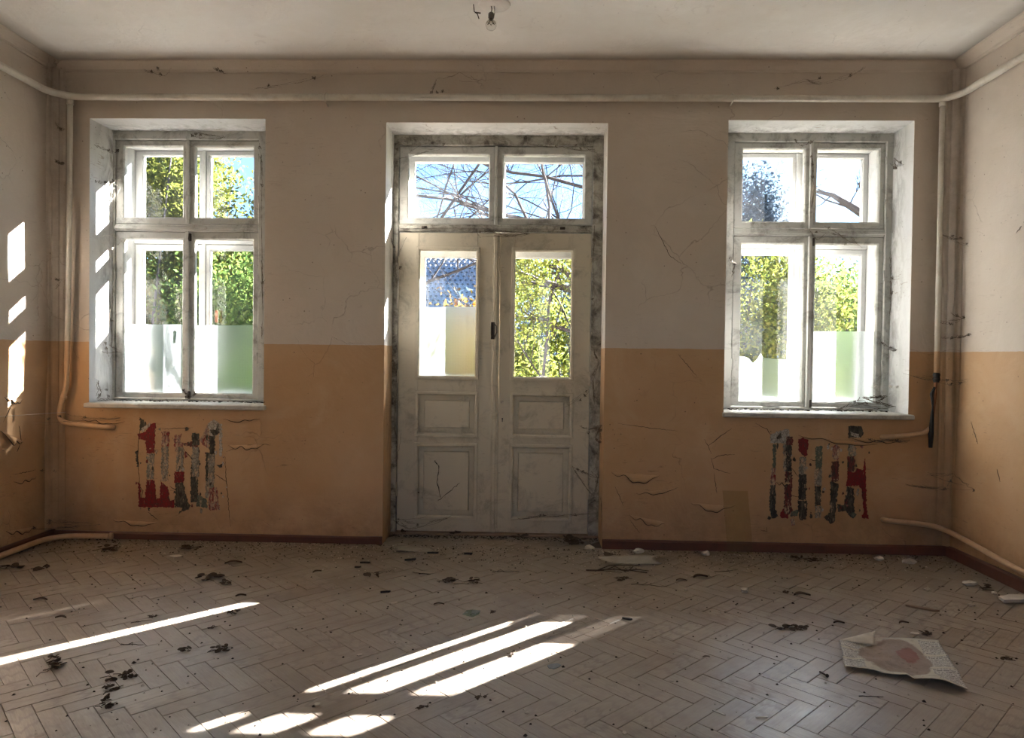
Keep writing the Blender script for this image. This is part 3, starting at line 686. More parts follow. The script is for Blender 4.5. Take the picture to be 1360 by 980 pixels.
b = MB(); b.tube([(2.933, 5.262, 1.30), (2.925, 5.262, 1.15), (2.915, 5.262, 1.02), (2.912, 5.262, 0.93)], [0.011, 0.012, 0.010, 0.008], 10)
o = sub(b.build('rusted_rod', M['rust']), hp); o['label'] = 'rust brown rod under the coupling'
b = MB(); b.tube([(2.918, 5.25, 1.24), (2.898, 5.25, 1.19), (2.908, 5.25, 1.10), (2.904, 5.25, 1.0), (2.899, 5.25, 0.90), (2.899, 5.25, 0.80)], [0.008, 0.012, 0.006, 0.013, 0.019, 0.013], 10)
o = sub(b.build('charred_sleeve', M['char']), hp); o['label'] = 'charred black sleeve hanging beside the rod'
for xx in (-1.56, 1.43):     # pipe hooks
    b = MB(); b.tube([(xx, 5.33, 3.36), (xx, 5.262, 3.36), (xx, 5.228, 3.335), (xx, 5.24, 3.298), (xx, 5.33, 3.285)], 0.006, 6); sub(b.build('pipe_hook', M['pipe']), hp)
b = MB(); b.tube(smooth_path([(2.572, 5.335, 0.866), (2.60, 5.30, 0.868), (2.74, 5.27, 0.885), (2.86, 5.262, 0.905), (2.905, 5.262, 0.945)], 0.04), 0.0165, 10)
tag(b.build('pipe_stub', M['pipe']), 'short tan pipe stub poking from the wall below the right sill', 'pipe')
b = MB(); b.tube([(2.585, 5.30, 0.866), (2.578, 5.325, 0.866)], 0.020, 10)
b = MB(); b.tube(smooth_path([(2.60, 5.34, 0.256), (2.62, 5.285, 0.254), (2.80, 5.265, 0.245), (2.965, 5.262, 0.222), (3.03, 5.16, 0.195), (3.03, 4.5, 0.140), (3.03, 3.2, 0.095), (3.03, REAR_Y, 0.08)], 0.09), 0.0185, 12)
tag(b.build('return_pipe', M['pipe']), 'low tan pipe bending from the wall along the right baseboard', 'pipe')
b = MB(); b.tube(smooth_path([(-3.16, 5.25, 0.034), (-3.50, 5.23, 0.034), (-3.595, 5.13, 0.030), (-3.60, 4.6, 0.026), (-3.60, REAR_Y, 0.026)], 0.08), 0.020, 12); b.tube([(-3.15, 5.25, 0.034), (-3.17, 5.25, 0.034)], 0.025, 10)
tag(b.build('return_pipe', M['pipe']), 'low tan pipe lying on the floor along the left wall', 'pipe')

# ------------------------------------------------------------------ bulb
BX, BY = -0.285, 4.43
lamp = empty('ceiling_bulb', (BX, BY, ZC)); tag(lamp, 'bare glass bulb hanging from a dark socket on the ceiling', 'light bulb')
b = MB(); b.tube([(BX+.02, BY, ZC), (BX+.02, BY, ZC-0.008), (BX+.02, BY, ZC-0.012)], [0.10, 0.095, 0.05], 20); sub(b.build('ceiling_rose', M['ceiling']), lamp)
b = MB(); b.tube([(BX, BY, ZC-0.01), (BX+0.004, BY, ZC-0.03), (BX, BY, ZC-0.055)], 0.003, 6); b.tube([(BX+0.018, BY, ZC-0.01), (BX+0.022, BY, ZC-0.05), (BX+0.016, BY, ZC-0.085)], 0.002, 6); sub(b.build('cord', M['twig']), lamp)
b = MB(); b.tube([(BX, BY, ZC-0.05), (BX, BY, ZC-0.058), (BX, BY, ZC-0.085), (BX, BY, ZC-0.09)], [0.010, 0.018, 0.018, 0.014], 14); sub(b.build('socket', M['ceramic']), lamp)
b = MB(); R_ = 0.034; zc_ = ZC-0.128
prof = [(0.013, ZC-0.088), (0.016, ZC-0.096)]+[(R_*math.sin(t), zc_+R_*math.cos(t)) for t in [0.55+i*(PI-0.55)/10 for i in range(10)]]+[(0.0008, zc_-R_)]
b.tube([(BX, BY, z) for r, z in prof], [r for r, z in prof], 18)
tb = NT('bulb_glass'); bb = tb.bsdf((0.9, 0.9, 0.88), 0.03, spec=0.6, **{'Transmission Weight': 1.0}); M['bulb'] = tb.m
sub(b.build('glass_bulb', M['bulb']), lamp)
b = MB(); b.tube([(BX, BY, ZC-0.09), (BX, BY, ZC-0.112)], 0.006, 8); b.tube([(BX-0.014, BY, zc_+0.002), (BX-0.006, BY, zc_+0.008), (BX, BY, zc_-0.001), (BX+0.006, BY, zc_+0.008), (BX+0.014, BY, zc_+0.002)], 0.0016, 6)
b.tube([(BX-0.003, BY, ZC-0.11), (BX-0.014, BY, zc_+0.002)], 0.0012, 5); b.tube([(BX+0.003, BY, ZC-0.11), (BX+0.014, BY, zc_+0.002)], 0.0012, 5); sub(b.build('filament_mount', M['iron']), lamp)
# broken clamp hanging left of it
b = MB(); b.tube([(BX-0.11, BY, ZC), (BX-0.105, BY, ZC-0.045), (BX-0.085, BY, ZC-0.06), (BX-0.075, BY, ZC-0.09)], 0.003, 6); b.tube([(BX-0.10, BY, ZC-0.05), (BX-0.065, BY, ZC-0.055)], 0.004, 6)
tag(b.build('wire_stub', M['twig']), 'dark bent wire end hanging left of the ceiling bulb', 'wire')

# ------------------------------------------------------------------ marks of the removed radiators
def scarL(cx, cy): return (-2.997+(170+cx/6.536-183)*0.0058, 0.894-(540+cy/6.536-560)*0.00575)
def scarR(cx, cy): return (1.761+(1010+cx/6.756-1022)*0.0055, 0.91-(555+cy/6.756-570)*0.0056)
def scar(fn, poly, mat, seed, lift=0.0, name='paint_scar'):
    P = jag([fn(*p) for p in poly], 0.009, 0.0058, seed)
    b = MB(); b.plate(P, lambda u, v, w_: (u, YB+wave(u, v)-0.0025-lift+w_, v), 0.012); return b.build(name, M[mat], wall_back)
def wave(X, Z): 
    e = min([min(abs(X-o[0]), abs(X-o[1])) if o[2]-.1 < Z < o[3]+.1 else 9 for o in OP]+[min(abs(Z-o[2]), abs(Z-o[3])) if o[0]-.1 < X < o[1]+.1 else 9 for o in OP])
    return min(1, e/0.15)*0.006*(math.sin(X*2.1+Z*1.3)+math.sin(X*0.9-Z*2.7)+0.6*math.sin(X*5.3+Z*4.1))
rect = lambda a, b_, c, d: [(a, c), (b_, c), (b_, d), (a, d)]
SL_ = [([(75, 240), (150, 215), (180, 150), (235, 145), (228, 260), (222, 405), (155, 405), (145, 290), (90, 285)], 'scar_red'), ([(95, 95), (145, 130), (150, 185), (100, 210)], 'scar_dark'),
       ([(110, 190), (180, 140), (185, 165), (115, 225)], 'scar_plaster'),
       (rect(160, 222, 405, 630), 'scar_grey'), ([(160, 630), (230, 640), (245, 800), (245, 870), (97, 870), (92, 650), (112, 700), (115, 790), (150, 790)], 'scar_red'),
       (rect(287, 350, 215, 345), 'scar_redw'), (rect(285, 345, 345, 645), 'scar_grey'), ([(285, 645), (345, 690), (365, 810), (405, 800), (405, 870), (250, 870), (250, 800), (280, 790)], 'scar_red'),
       ([(395, 250), (460, 230), (450, 300), (480, 320), (470, 345), (395, 345)], 'scar_redw'), (rect(415, 478, 345, 560), 'scar_grey'), (rect(400, 482, 560, 655), 'scar_red'), ([(415, 655), (478, 655), (520, 830), (500, 870), (410, 865)], 'scar_dark'),
       ([(480, 315), (550, 295), (620, 280), (600, 345), (480, 335)], 'scar_mix'), (rect(550, 610, 225, 330), 'scar_dark'), (rect(552, 612, 345, 600), 'scar_grey'), (rect(545, 575, 430, 600), 'scar_dark'), (rect(545, 605, 600, 820), 'scar_dark'), ([(605, 760), (680, 790), (690, 870), (600, 860)], 'scar_green'),
       ([(615, 285), (690, 145), (700, 250), (700, 360), (680, 350), (650, 330)], 'scar_redw'), ([(690, 140), (745, 100), (790, 130), (800, 200), (765, 245), (705, 240)], 'scar_plaster'), ([(725, 150), (785, 140), (790, 220), (750, 245), (715, 215)], 'scar_dark'),
       (rect(700, 750, 245, 400), 'scar_dark'), (rect(680, 748, 400, 650), 'scar_grey'), (rect(672, 692, 390, 640), 'scar_dark'), (rect(672, 740, 650, 780), 'scar_grey'), ([(700, 700), (770, 690), (800, 885), (700, 885)], 'scar_redw'), ([(440, 930), (510, 820), (545, 850), (530, 885), (470, 900)], 'scar_dark'),
       (rect(790, 812, 140, 420), 'scar_plaster'), ([(60, 390), (80, 380), (95, 520), (80, 525)], 'scar_dark'), ([(765, 495), (820, 490), (815, 515), (790, 520)], 'scar_dark')]
SR_ = [([(85, 150), (180, 110), (250, 100), (265, 180), (250, 225), (90, 225)], 'scar_plaster'), ([(140, 170), (180, 130), (195, 175), (150, 190)], 'scar_dark'), (rect(230, 290, 165, 240), 'scar_mix'), (rect(112, 140, 235, 450), 'scar_green'), (rect(95, 142, 450, 600), 'scar_redw'), ([(95, 600), (142, 600), (140, 820), (180, 880), (110, 900), (88, 800)], 'scar_dark'),
       (rect(205, 235, 235, 480), 'scar_grey'), (rect(230, 280, 235, 480), 'scar_dark'), ([(228, 480), (290, 480), (285, 760), (300, 830), (270, 860), (220, 850)], 'scar_mix'), ([(190, 850), (225, 800), (265, 850), (260, 900), (195, 890)], 'scar_red'), ([(265, 830), (350, 820), (345, 870), (280, 880)], 'scar_green'),
       ([(340, 185), (385, 170), (430, 190), (420, 330), (400, 350), (345, 290)], 'scar_red'), (rect(350, 412, 345, 590), 'scar_grey'), (rect(350, 420, 500, 730), 'scar_dark'), ([(345, 730), (430, 740), (425, 900), (370, 910), (360, 850)], 'scar_dark'),
       (rect(500, 555, 245, 450), 'scar_green'), (rect(495, 560, 450, 600), 'scar_grey'), (rect(500, 555, 600, 780), 'scar_dark'), (rect(505, 560, 780, 890), 'scar_grey'),
       ([(645, 240), (690, 225), (715, 260), (705, 380), (650, 340)], 'scar_redw'), (rect(645, 710, 380, 560), 'scar_mix'), ([(640, 560), (710, 580), (700, 740), (680, 920), (650, 940), (580, 880), (640, 840)], 'scar_dark'),
       ([(785, 65), (900, 60), (925, 120), (900, 165), (790, 170)], 'scar_dark'), ([(800, 110), (880, 130), (890, 160), (820, 150)], 'scar_plaster'), (rect(790, 860, 200, 330), 'scar_grey'), (rect(785, 850, 330, 470), 'scar_mix'),
       ([(785, 470), (860, 470), (870, 440), (930, 450), (945, 350), (955, 560), (970, 800), (990, 890), (930, 880), (945, 800), (925, 640), (900, 590), (785, 600)], 'scar_red'), ([(790, 600), (850, 620), (860, 830), (830, 880), (780, 820), (710, 830), (705, 760), (770, 770)], 'scar_dark'), ([(850, 830), (885, 850), (850, 890), (820, 850)], 'scar_green'),
       ([(280, 905), (310, 900), (325, 950), (290, 960)], 'scar_redw')]
for i, (poly, mat) in enumerate(SL_): scar(scarL, poly, mat, i, 0.0006*(i % 3))
for i, (poly, mat) in enumerate(SR_): scar(scarR, poly, mat, 100+i, 0.0006*(i % 3))
for fn_, seed in ((scarL, 5), (scarR, 6)):
    r = random.Random(seed)
    for k in range(46):
        cx, cy = r.uniform(70, 860) if seed == 5 else r.uniform(80, 980), r.uniform(180, 900); s_ = r.uniform(5, 16); a0 = r.uniform(0, 6); n = r.randint(4, 6)
        scar(fn_, [(cx+math.cos(a0+2*PI*i/n)*s_*r.uniform(.5, 1.3), cy+math.sin(a0+2*PI*i/n)*s_*r.uniform(.6, 2.2)) for i in range(n)], r.choice(['scar_dark', 'scar_grey', 'scar_dark', 'scar_redw', 'scar_plaster', 'scar_mix']), 700+k, 0.0004)
def crack_and_shade(pts, wd, seed, name='crack_and_shade', parent=None, plane='back'):
    """thin open fissure with a lifted paint lip"""
    r = random.Random(seed); P = []
    for a, c in zip(pts, pts[1:]):
        n = max(2, int(math.hypot(c[0]-a[0], c[1]-a[1])/0.012))
        for k in range(n): t = k/n; P.append((a[0]+(c[0]-a[0])*t+r.uniform(-.003, .003), a[1]+(c[1]-a[1])*t+r.uniform(-.003, .003)))
    P.append(pts[-1]); n = len(P)
    if plane == 'back': f = lambda u, v: (u, YB+wave(u, v)-0.001, v)
    elif plane == 'left': f = lambda u, v: (XL+0.007*(math.sin(u*2.0+v*1.7)+math.sin(u*1.1-v*2.9))+0.001, u, v)
    else: f = lambda u, v: (XR+0.007*(math.sin(u*2.0+v*1.7)+math.sin(u*1.1-v*2.9))-0.001, u, v)
    b = MB(); b.tube([f(*p) for p in P], [wd*(0.25+0.75*math.sin(PI*min(1, max(0, i/(n-1)))))*r.uniform(0.7, 1.2)+0.0003 for i in range(n)], 4)
    return b.build(name, M['dirt'], parent or wall_back)
WP = lambda *a: [onwall(*p) for p in a]
crk = [[(40+0, 0)]]
cracksL = [[(100, 560), (120, 565), (160, 558)], [(214, 570), (255, 568)], [(186, 560), (183, 585), (182, 612), (186, 650)], [(300, 600), (320, 592), (360, 590)], [(320, 592), (330, 597)], [(196, 680), (210, 690)], [(235, 716), (237, 704)], [(182, 640), (190, 652), (184, 670)], [(225, 646), (240, 655)], [(246, 600), (262, 620)], [(285, 630), (300, 640)], [(298, 606), (300, 640), (306, 700)]]
cracksR = [[(935, 583), (940, 592), (944, 601)], [(940, 592), (955, 580), (971, 569)], [(944, 608), (948, 622), (970, 629)], [(944, 609), (958, 604), (975, 603)], [(948, 628), (952, 655)], [(1003, 562), (1018, 570), (1025, 580)], [(817, 646), (828, 672)], [(820, 562), (860, 568), (900, 572)], [(836, 690), (850, 708)], [(1050, 620), (1062, 635)], [(1075, 610), (1085, 612)], [(1043, 656), (1062, 660)], [(800, 700), (798, 660)], [(1010, 704), (1019, 706), (1018, 700)], [(1140, 640), (1152, 652)], [(900, 470), (925, 500)], [(870, 300), (890, 340), (905, 350)]]
for i, c in enumerate(cracksL+cracksR): crack_and_shade([onwall(*p) for p in c], 0.0022, i)
def rwall(px, py, x=XR):
    d = ray(px, py); t = x/d.x; return d.y*t, EYE+d.z*t
def flap(A, B, h, out, seed, tilt=0.0, name='peeling_flake', plane='back', skew=0.0):
    """curled-off sheet of paint between A and B on the wall, hanging h downwards"""
    r = random.Random(seed); ph = r.uniform(0, 6)
    def fn(u, v):
        X = A[0]+(B[0]-A[0])*u; Z = A[1]+(B[1]-A[1])*u
        prof = max(0.02, math.sin(PI*u)**0.8*(1+0.38*math.sin(8*u+ph)+0.22*math.sin(21*u+ph*2)))
        s = v*h*prof; o = out*prof*(math.sin(v*2.2))*(1+0.2*math.sin(13*u+ph))
        X2, Z2 = X+skew*v*h, Z-s+0.004*math.sin(17*u+ph)*v
        if plane == 'back': return (X2, YB+wave(X2, Z2)-0.001-o, Z2)
        w_ = 0.007*(math.sin(X2*2.0+Z2*1.7)+math.sin(X2*1.1-Z2*2.9))
        return ((XL+w_+0.001+o) if plane == 'left' else (XR+w_-0.001-o), X2, Z2)
    th = Vector((0, 0.0012, 0)) if plane == 'back' else Vector((-0.0012 if plane == 'left' else 0.0012, 0, 0))
    edge_ = [fn(i/24, 1.03) for i in range(25)]; c_ = MB(); c_.tube(edge_, [0.0010+0.0028*math.sin(PI*i/24) for i in range(25)], 4); c_.build('crack_and_shade', M['dirt'], {'back': wall_back, 'left': wl, 'right': wr}[plane])  # dark line along the flap's lower edge is its painted-in shade
    b = MB(); b.grid(fn, 20, 6, th); return b.build(name, M['wall'], {'back': wall_back, 'left': wl, 'right': wr}[plane])
fl = [((812, 627), (876, 632), 0.050, 0.014), ((836, 684), (884, 694), 0.036, 0.012), ((918, 668), (976, 672), 0.040, 0.010), ((1125, 580), (1206, 586), 0.025, 0.014), ((1060, 578), (1165, 590), 0.022, 0.012), ((303, 592), (350, 590), 0.03, 0.014), ((296, 556), (345, 556), 0.02, 0.008), ((108, 556), (165, 560), 0.02, 0.014), ((845, 655), (900, 648), 0.02, 0.008), ((760, 565), (795, 560), 0.02, 0.0), ((150, 690), (210, 694), 0.025, 0.008), ((1030, 640), (1050, 640), 0.02, 0.01)]
for i, (a, c, h, o_) in enumerate(fl):
    if o_ > 0: flap(onwall(*a), onwall(*c), h, o_, 40+i)
for i, (a, c, h, o_) in enumerate([((2, 572), (32, 586), 0.05, 0.03), ((6, 528), (30, 530), 0.03, 0.01), ((20, 640), (50, 633), 0.02, 0.01), ((10, 706), (45, 700), 0.03, 0.012)]):
    flap(rwall(*a, x=XL), rwall(*c, x=XL), h, o_, 70+i, plane='left')
for i, pts in enumerate([[(5, 560), (12, 545), (18, 530)], [(26, 565), (30, 590)], [(28, 590), (24, 600)], [(12, 530), (28, 533)], [(22, 630), (50, 624)]]): crack_and_shade([rwall(*p, x=XL) for p in pts], 0.002, 90+i, plane='left')
for i, pts in enumerate([[(1326, 623), (1330, 640)], [(1328, 752), (1331, 778)], [(1350, 310), (1358, 300)], [(1290, 560), (1300, 590)]]): crack_and_shade([rwall(*p) for p in pts], 0.0018, 95+i, plane='right')
# cracks in the door panels
for i, pts in enumerate([[(577, 612), (583, 620), (580, 640), (586, 664)], [(582, 665), (600, 650), (612, 640)], [(640, 650), (652, 645)], [(536, 650), (560, 655)]]):
    q = [onwall(*p, Y=5.648) for p in pts]
    b = MB(); P = []
    r = random.Random(i)
    for a, c in zip(q, q[1:]):
        for k in range(6): t = k/6; P.append((a[0]+(c[0]-a[0])*t+r.uniform(-.004, .004), 5.653, a[1]+(c[1]-a[1])*t+r.uniform(-.004, .004)))
    b.tube(P, [0.0015+0.004*r.random() for _ in P], 4); b.build('crack_and_shade', M['dirt'], l1)

# ------------------------------------------------------------------ cobwebs
def web(anchors, n, seed, r0=0.0009, sag=0.02, jit=0.02, col='web', label='', place=None, clumps=2):
    r = random.Random(seed); b = MB(); A = [Vector(a) for a in anchors]; B_ = []
    for a, c in zip(A, A[1:]):
        for q in range(7): B_.append(a.lerp(c, q/7)+Vector((r.gauss(0, 1), r.gauss(0, .5), r.gauss(0, 1)-2.0*math.sin(PI*q/7)))*0.0035)
    B_.append(A[-1]); b.tube(B_, [r0*r.uniform(.5, 1.6) for _ in B_], 4)
    for k in range(n):
        j0 = r.randrange(len(A)-1); a, c = (A[j0], A[j0+1]) if r.random() < 0.8 else tuple(r.sample(A, 2)); q0 = r.uniform(0, .5); a, c = a.lerp(c, q0), a.lerp(c, r.uniform(q0+.25, 1.0))
        a = a+Vector((r.uniform(-jit, jit), r.uniform(-jit, jit)*0.3, r.uniform(-jit, jit))); c = c+Vector((r.uniform(-jit, jit), r.uniform(-jit, jit)*0.3, r.uniform(-jit, jit)))
        s = sag*r.uniform(0.2, 1.4); m = 9
        pts = [a.lerp(c, t/m)+Vector((0, 0, -s*math.sin(PI*t/m)))+Vector((r.uniform(-1, 1), r.uniform(-1, 1), r.uniform(-1, 1)))*0.003 for t in range(m+1)]
        b.tube(pts, [r0*r.uniform(0.5, 2.0) for _ in pts], 4)
    for k in range(clumps):
        a, c = r.sample(A, 2) if len(A) > 2 else A
        p = a.lerp(c, r.random())
        for q in range(5):
            b.tube([p+Vector((r.uniform(-1, 1), r.uniform(-1, 1), r.uniform(-1, 1)))*0.012 for _ in range(4)], [0.0005, 0.0021, 0.0014, 0.0005], 4)
    o = b.build('cobweb', M[col], fix=False); tag(o, label, 'cobweb'); return o
def P3(px, py, Y): x, z = onwall(px, py, Y); return (x, Y, z)
def PX(px, py, X): y, z = rwall(px, py, X); return (X, y, z)
webs = [
 ([P3(124, 245, 5.34), P3(148, 262, 5.55), P3(150, 238, 5.56), P3(140, 275, 5.45), P3(160, 250, 5.60)], 14, 'webw', 'pale tangled cobweb in the left window reveal beside the upper pane', 0.0008),
 ([P3(126, 192, 5.36), P3(152, 202, 5.6), P3(158, 199, 5.61)], 5, 'web', 'dark dusty cobweb strand near the top of the left window reveal', 0.0014),
 ([P3(122, 240, 5.36), P3(140, 242, 5.5), P3(160, 238, 5.61)], 5, 'web', 'dark cobweb strand sagging above the pale one in the left reveal', 0.0016),
 ([P3(122, 312, 5.34), P3(150, 312, 5.6), P3(164, 318, 5.61), P3(148, 330, 5.58)], 7, 'webw', 'pale cobweb at transom height on the left reveal', 0.0015),
 ([P3(150, 380, 5.59), P3(148, 420, 5.6), P3(146, 480, 5.6), P3(140, 455, 5.5), P3(160, 467, 5.61), P3(136, 467, 5.45)], 10, 'web', 'dark cobweb scraps down the lower left window reveal', 0.0016),
 ([P3(130, 505, 5.42), P3(134, 520, 5.46), P3(128, 530, 5.40), P3(150, 529, 5.55)], 8, 'web', 'black grime web in the bottom corner of the left reveal', 0.002),
 ([P3(255, 180, 5.60), P3(275, 184, 5.60), P3(300, 182, 5.60), P3(262, 176, 5.56)], 9, 'web', 'dusty cobweb along the top frame of the left window', 0.0016),
 ([P3(345, 190, 5.6), P3(348, 240, 5.6), P3(347, 290, 5.6), P3(349, 420, 5.6), P3(348, 450, 5.6)], 9, 'web', 'dark cobweb down the right edge of the left window frame', 0.0016),
 ([P3(243, 518, 5.6), P3(252, 525, 5.6), P3(262, 522, 5.6), P3(247, 528, 5.6)], 8, 'web', 'dark web clot at the foot of the left window mullion', 0.0018),
 ([P3(245, 300, 5.6), P3(262, 305, 5.6), P3(285, 303, 5.6)], 6, 'webw', 'pale web on the left window transom beside the mullion', 0.0014),
 ([P3(525, 190, 5.58), P3(560, 193, 5.6), P3(600, 192, 5.6), P3(530, 210, 5.6)], 8, 'web', 'dusty web in the upper left corner of the door frame', 0.0015),
 ([P3(700, 190, 5.6), P3(740, 195, 5.6), P3(792, 200, 5.55), P3(770, 193, 5.6)], 8, 'web', 'dusty web in the upper right corner of the door frame', 0.0016),
 ([P3(632, 308, 5.6), P3(660, 306, 5.6), P3(690, 308, 5.6), P3(705, 310, 5.6), P3(640, 314, 5.6)], 14, 'web', 'black dust web hanging from the door transom centre', 0.002),
 ([P3(520, 315, 5.45), P3(524, 330, 5.5), P3(527, 380, 5.6), P3(522, 350, 5.55), P3(540, 315, 5.61)], 9, 'web', 'dark web on the left door jamb by the transom', 0.0017),
 ([P3(520, 470, 5.5), P3(527, 500, 5.6), P3(524, 560, 5.55), P3(528, 610, 5.6), P3(533, 575, 5.6)], 10, 'web', 'dark web down the middle of the left door jamb', 0.0018),
 ([P3(790, 300, 5.58), P3(787, 350, 5.6), P3(790, 400, 5.55), P3(786, 440, 5.6)], 9, 'web', 'dark web on the upper part of the right door jamb', 0.0016),
 ([P3(788, 465, 5.55), P3(795, 480, 5.45), P3(787, 500, 5.6), P3(789, 540, 5.55)], 11, 'web', 'thick dark web on the right door jamb at paint-line height', 0.002),
 ([P3(770, 565, 5.6), P3(782, 570, 5.55), P3(798, 565, 5.38), P3(790, 580, 5.45), P3(797, 588, 5.4)], 12, 'web', 'spiky black web across the right door jamb at lower panel height', 0.0025),
 ([P3(785, 625, 5.58), P3(796, 635, 5.42), P3(760, 620, 5.61), P3(788, 660, 5.55), P3(795, 630, 5.4)], 9, 'web', 'dark web low on the right door jamb', 0.002),
 ([P3(530, 690, 5.6), P3(560, 695, 5.6), P3(600, 685, 5.6), P3(545, 702, 5.58), P3(520, 690, 5.5)], 10, 'web', 'dusty web across the bottom rail of the left door leaf', 0.0015),
 ([P3(680, 690, 5.6), P3(730, 683, 5.6), P3(785, 682, 5.58), P3(705, 686, 5.6)], 7, 'web', 'dusty web across the bottom rail of the right door leaf', 0.0015),
 ([P3(750, 540, 5.6), P3(772, 530, 5.6), P3(785, 515, 5.6)], 4, 'web', 'fine dark strand from the right door leaf to its jamb', 0.001),
 ([P3(1055, 186, 5.6), P3(1062, 192, 5.6), P3(1075, 190, 5.6), P3(1080, 187, 5.58)], 8, 'web', 'dark web at the top centre of the right window frame', 0.0018),
 ([P3(1078, 203, 5.6), P3(1080, 245, 5.6), P3(1079, 275, 5.6)], 8, 'web', 'dark web running down the upper mullion of the right window', 0.0018),
 ([P3(1075, 305, 5.6), P3(1085, 318, 5.6), P3(1100, 308, 5.6), P3(1130, 315, 5.6), P3(1145, 328, 5.6), P3(1095, 300, 5.58)], 14, 'web', 'tangled dark web on the right window transom', 0.0014),
 ([P3(1182, 218, 5.6), P3(1205, 220, 5.42), P3(1187, 210, 5.58), P3(1190, 225, 5.55)], 8, 'web', 'grey web spanning the upper right reveal of the right window', 0.0015),
 ([P3(1182, 330, 5.6), P3(1185, 380, 5.58), P3(1182, 420, 5.6), P3(1184, 350, 5.6)], 9, 'web', 'dark web down the right reveal of the right window', 0.0015),
 ([P3(1172, 455, 5.61), P3(1180, 460, 5.6), P3(1191, 465, 5.5), P3(1175, 463, 5.6)], 7, 'web', 'small dark web in the right reveal at film height', 0.0014),
 ([P3(1152, 512, 5.61), P3(1176, 513, 5.58), P3(1202, 514, 5.4)], 5, 'webw', 'pale strand stretched across the lower right reveal', 0.0014),
 ([P3(1115, 545, 5.6), P3(1130, 533, 5.6), P3(1160, 535, 5.6), P3(1178, 525, 5.58), P3(1145, 528, 5.6), P3(1190, 540, 5.5)], 22, 'web', 'thick dusty web over the bottom right sash of the right window', 0.003),
 ([P3(968, 340, 5.38), P3(976, 350, 5.58), P3(972, 368, 5.5)], 6, 'web', 'dark knot of web on the left edge of the right window', 0.0022),
 ([PX(1262, 415, XR-.05), PX(1280, 422, XR), (2.94, 5.27, 1.72), (3.02, 5.24, 1.70)], 6, 'web', 'dark web between riser and corner above the paint line', 0.0014),
 ([(2.92, 5.28, 1.62), (3.04, 5.22, 1.60), (3.07, 5.1, 1.62), (2.98, 5.26, 1.60)], 6, 'web', 'dark web between riser and corner just above the paint line', 0.0014),
 ([(2.90, 5.28, 1.32), (2.98, 5.25, 1.29), (3.06, 5.08, 1.30), (3.02, 5.2, 1.26), (2.72, 5.31, 1.34)], 8, 'web', 'dark web spreading from the burnt coupling to the corner', 0.0016),
 ([(2.98, 5.25, 2.32), (3.05, 5.15, 2.30), (2.96, 5.28, 2.35), (3.06, 5.12, 2.24)], 6, 'web', 'dark web high in the right corner', 0.0014),
 ([(2.90, 5.3, 0.60), (3.03, 5.18, 0.62), (3.07, 5.0, 0.54), (2.76, 5.31, 0.52), (2.99, 5.22, 0.50)], 10, 'web', 'dark web low in the right corner above the bent pipe', 0.0016),
 ([(2.45, 5.30, 0.85), (2.60, 5.30, 0.84), (2.80, 5.30, 0.845)], 7, 'web', 'dark drooping web under the right window sill end', 0.002),
 ([P3(60, 165, 5.25), P3(75, 170, 5.3), P3(86, 172, 5.28), P3(70, 160, 5.28)], 6, 'web', 'dark web in the upper left corner beside the riser', 0.0014),
 ([P3(70, 212, 5.28), P3(84, 217, 5.28), P3(76, 216, 5.28)], 6, 'web', 'small black web left of the riser high in the left corner', 0.0022),
 ([P3(62, 368, 5.25), P3(72, 370, 5.28), P3(82, 371, 5.28), P3(72, 385, 5.28), P3(66, 390, 5.28)], 9, 'web', 'dark web in the left corner halfway up', 0.0016),
 ([P3(22, 630, 5.0), P3(50, 625, 5.2), P3(70, 622, 5.28), P3(76, 625, 5.29)], 5, 'web', 'thin dark web low in the left corner', 0.0012),
 ([P3(90, 550, 5.26), P3(120, 556, 5.3), P3(160, 554, 5.31), P3(40, 562, 5.1)], 7, 'web', 'dusty web behind the bend of the left riser', 0.0014),
 ([P3(20, 702, 5.0), P3(70, 700, 5.25), P3(110, 698, 5.3), P3(135, 696, 5.31), P3(60, 690, 5.2)], 10, 'web', 'brown dusty web above the left floor pipe', 0.0016),
 ([P3(190, 92, 5.25), P3(205, 96, 5.28), P3(220, 100, 5.3), P3(228, 90, 5.25)], 5, 'web', 'faint web on the cornice above the left window', 0.001),
 ([P3(283, 90, 5.26), P3(292, 93, 5.28), P3(302, 98, 5.3)], 4, 'web', 'short web strand on the cornice right of the faint one', 0.0012),
 ([P3(1028, 118, 5.3), P3(1068, 105, 5.3), P3(1095, 112, 5.3), P3(1130, 100, 5.3), P3(1150, 88, 5.28)], 8, 'web', 'long thin web on the cornice above the right window', 0.001),
 ([P3(570, 125, 5.27), P3(580, 105, 5.3), P3(610, 97, 5.3), P3(640, 108, 5.3)], 6, 'web', 'thin dark web on the cornice above the door', 0.0011),
 ([P3(430, 100, 5.3), P3(380, 112, 5.3), P3(330, 118, 5.3)], 4, 'web', 'faint long web above the pipe between left window and door', 0.0008),
]
for i, (an, n, colr, lab, r0) in enumerate(webs): web(an, int(n*1.7), 300+i, r0*0.5, 0.010, 0.009, colr, lab, clumps=3)
b = MB(); b.tube([PX(0, 553, XL+0.02), (-3.50, 5.24, 0.965)], 0.0012, 5); tag(b.build('thread', M['webw']), 'pale taut thread from the left wall to the riser bend', 'thread')

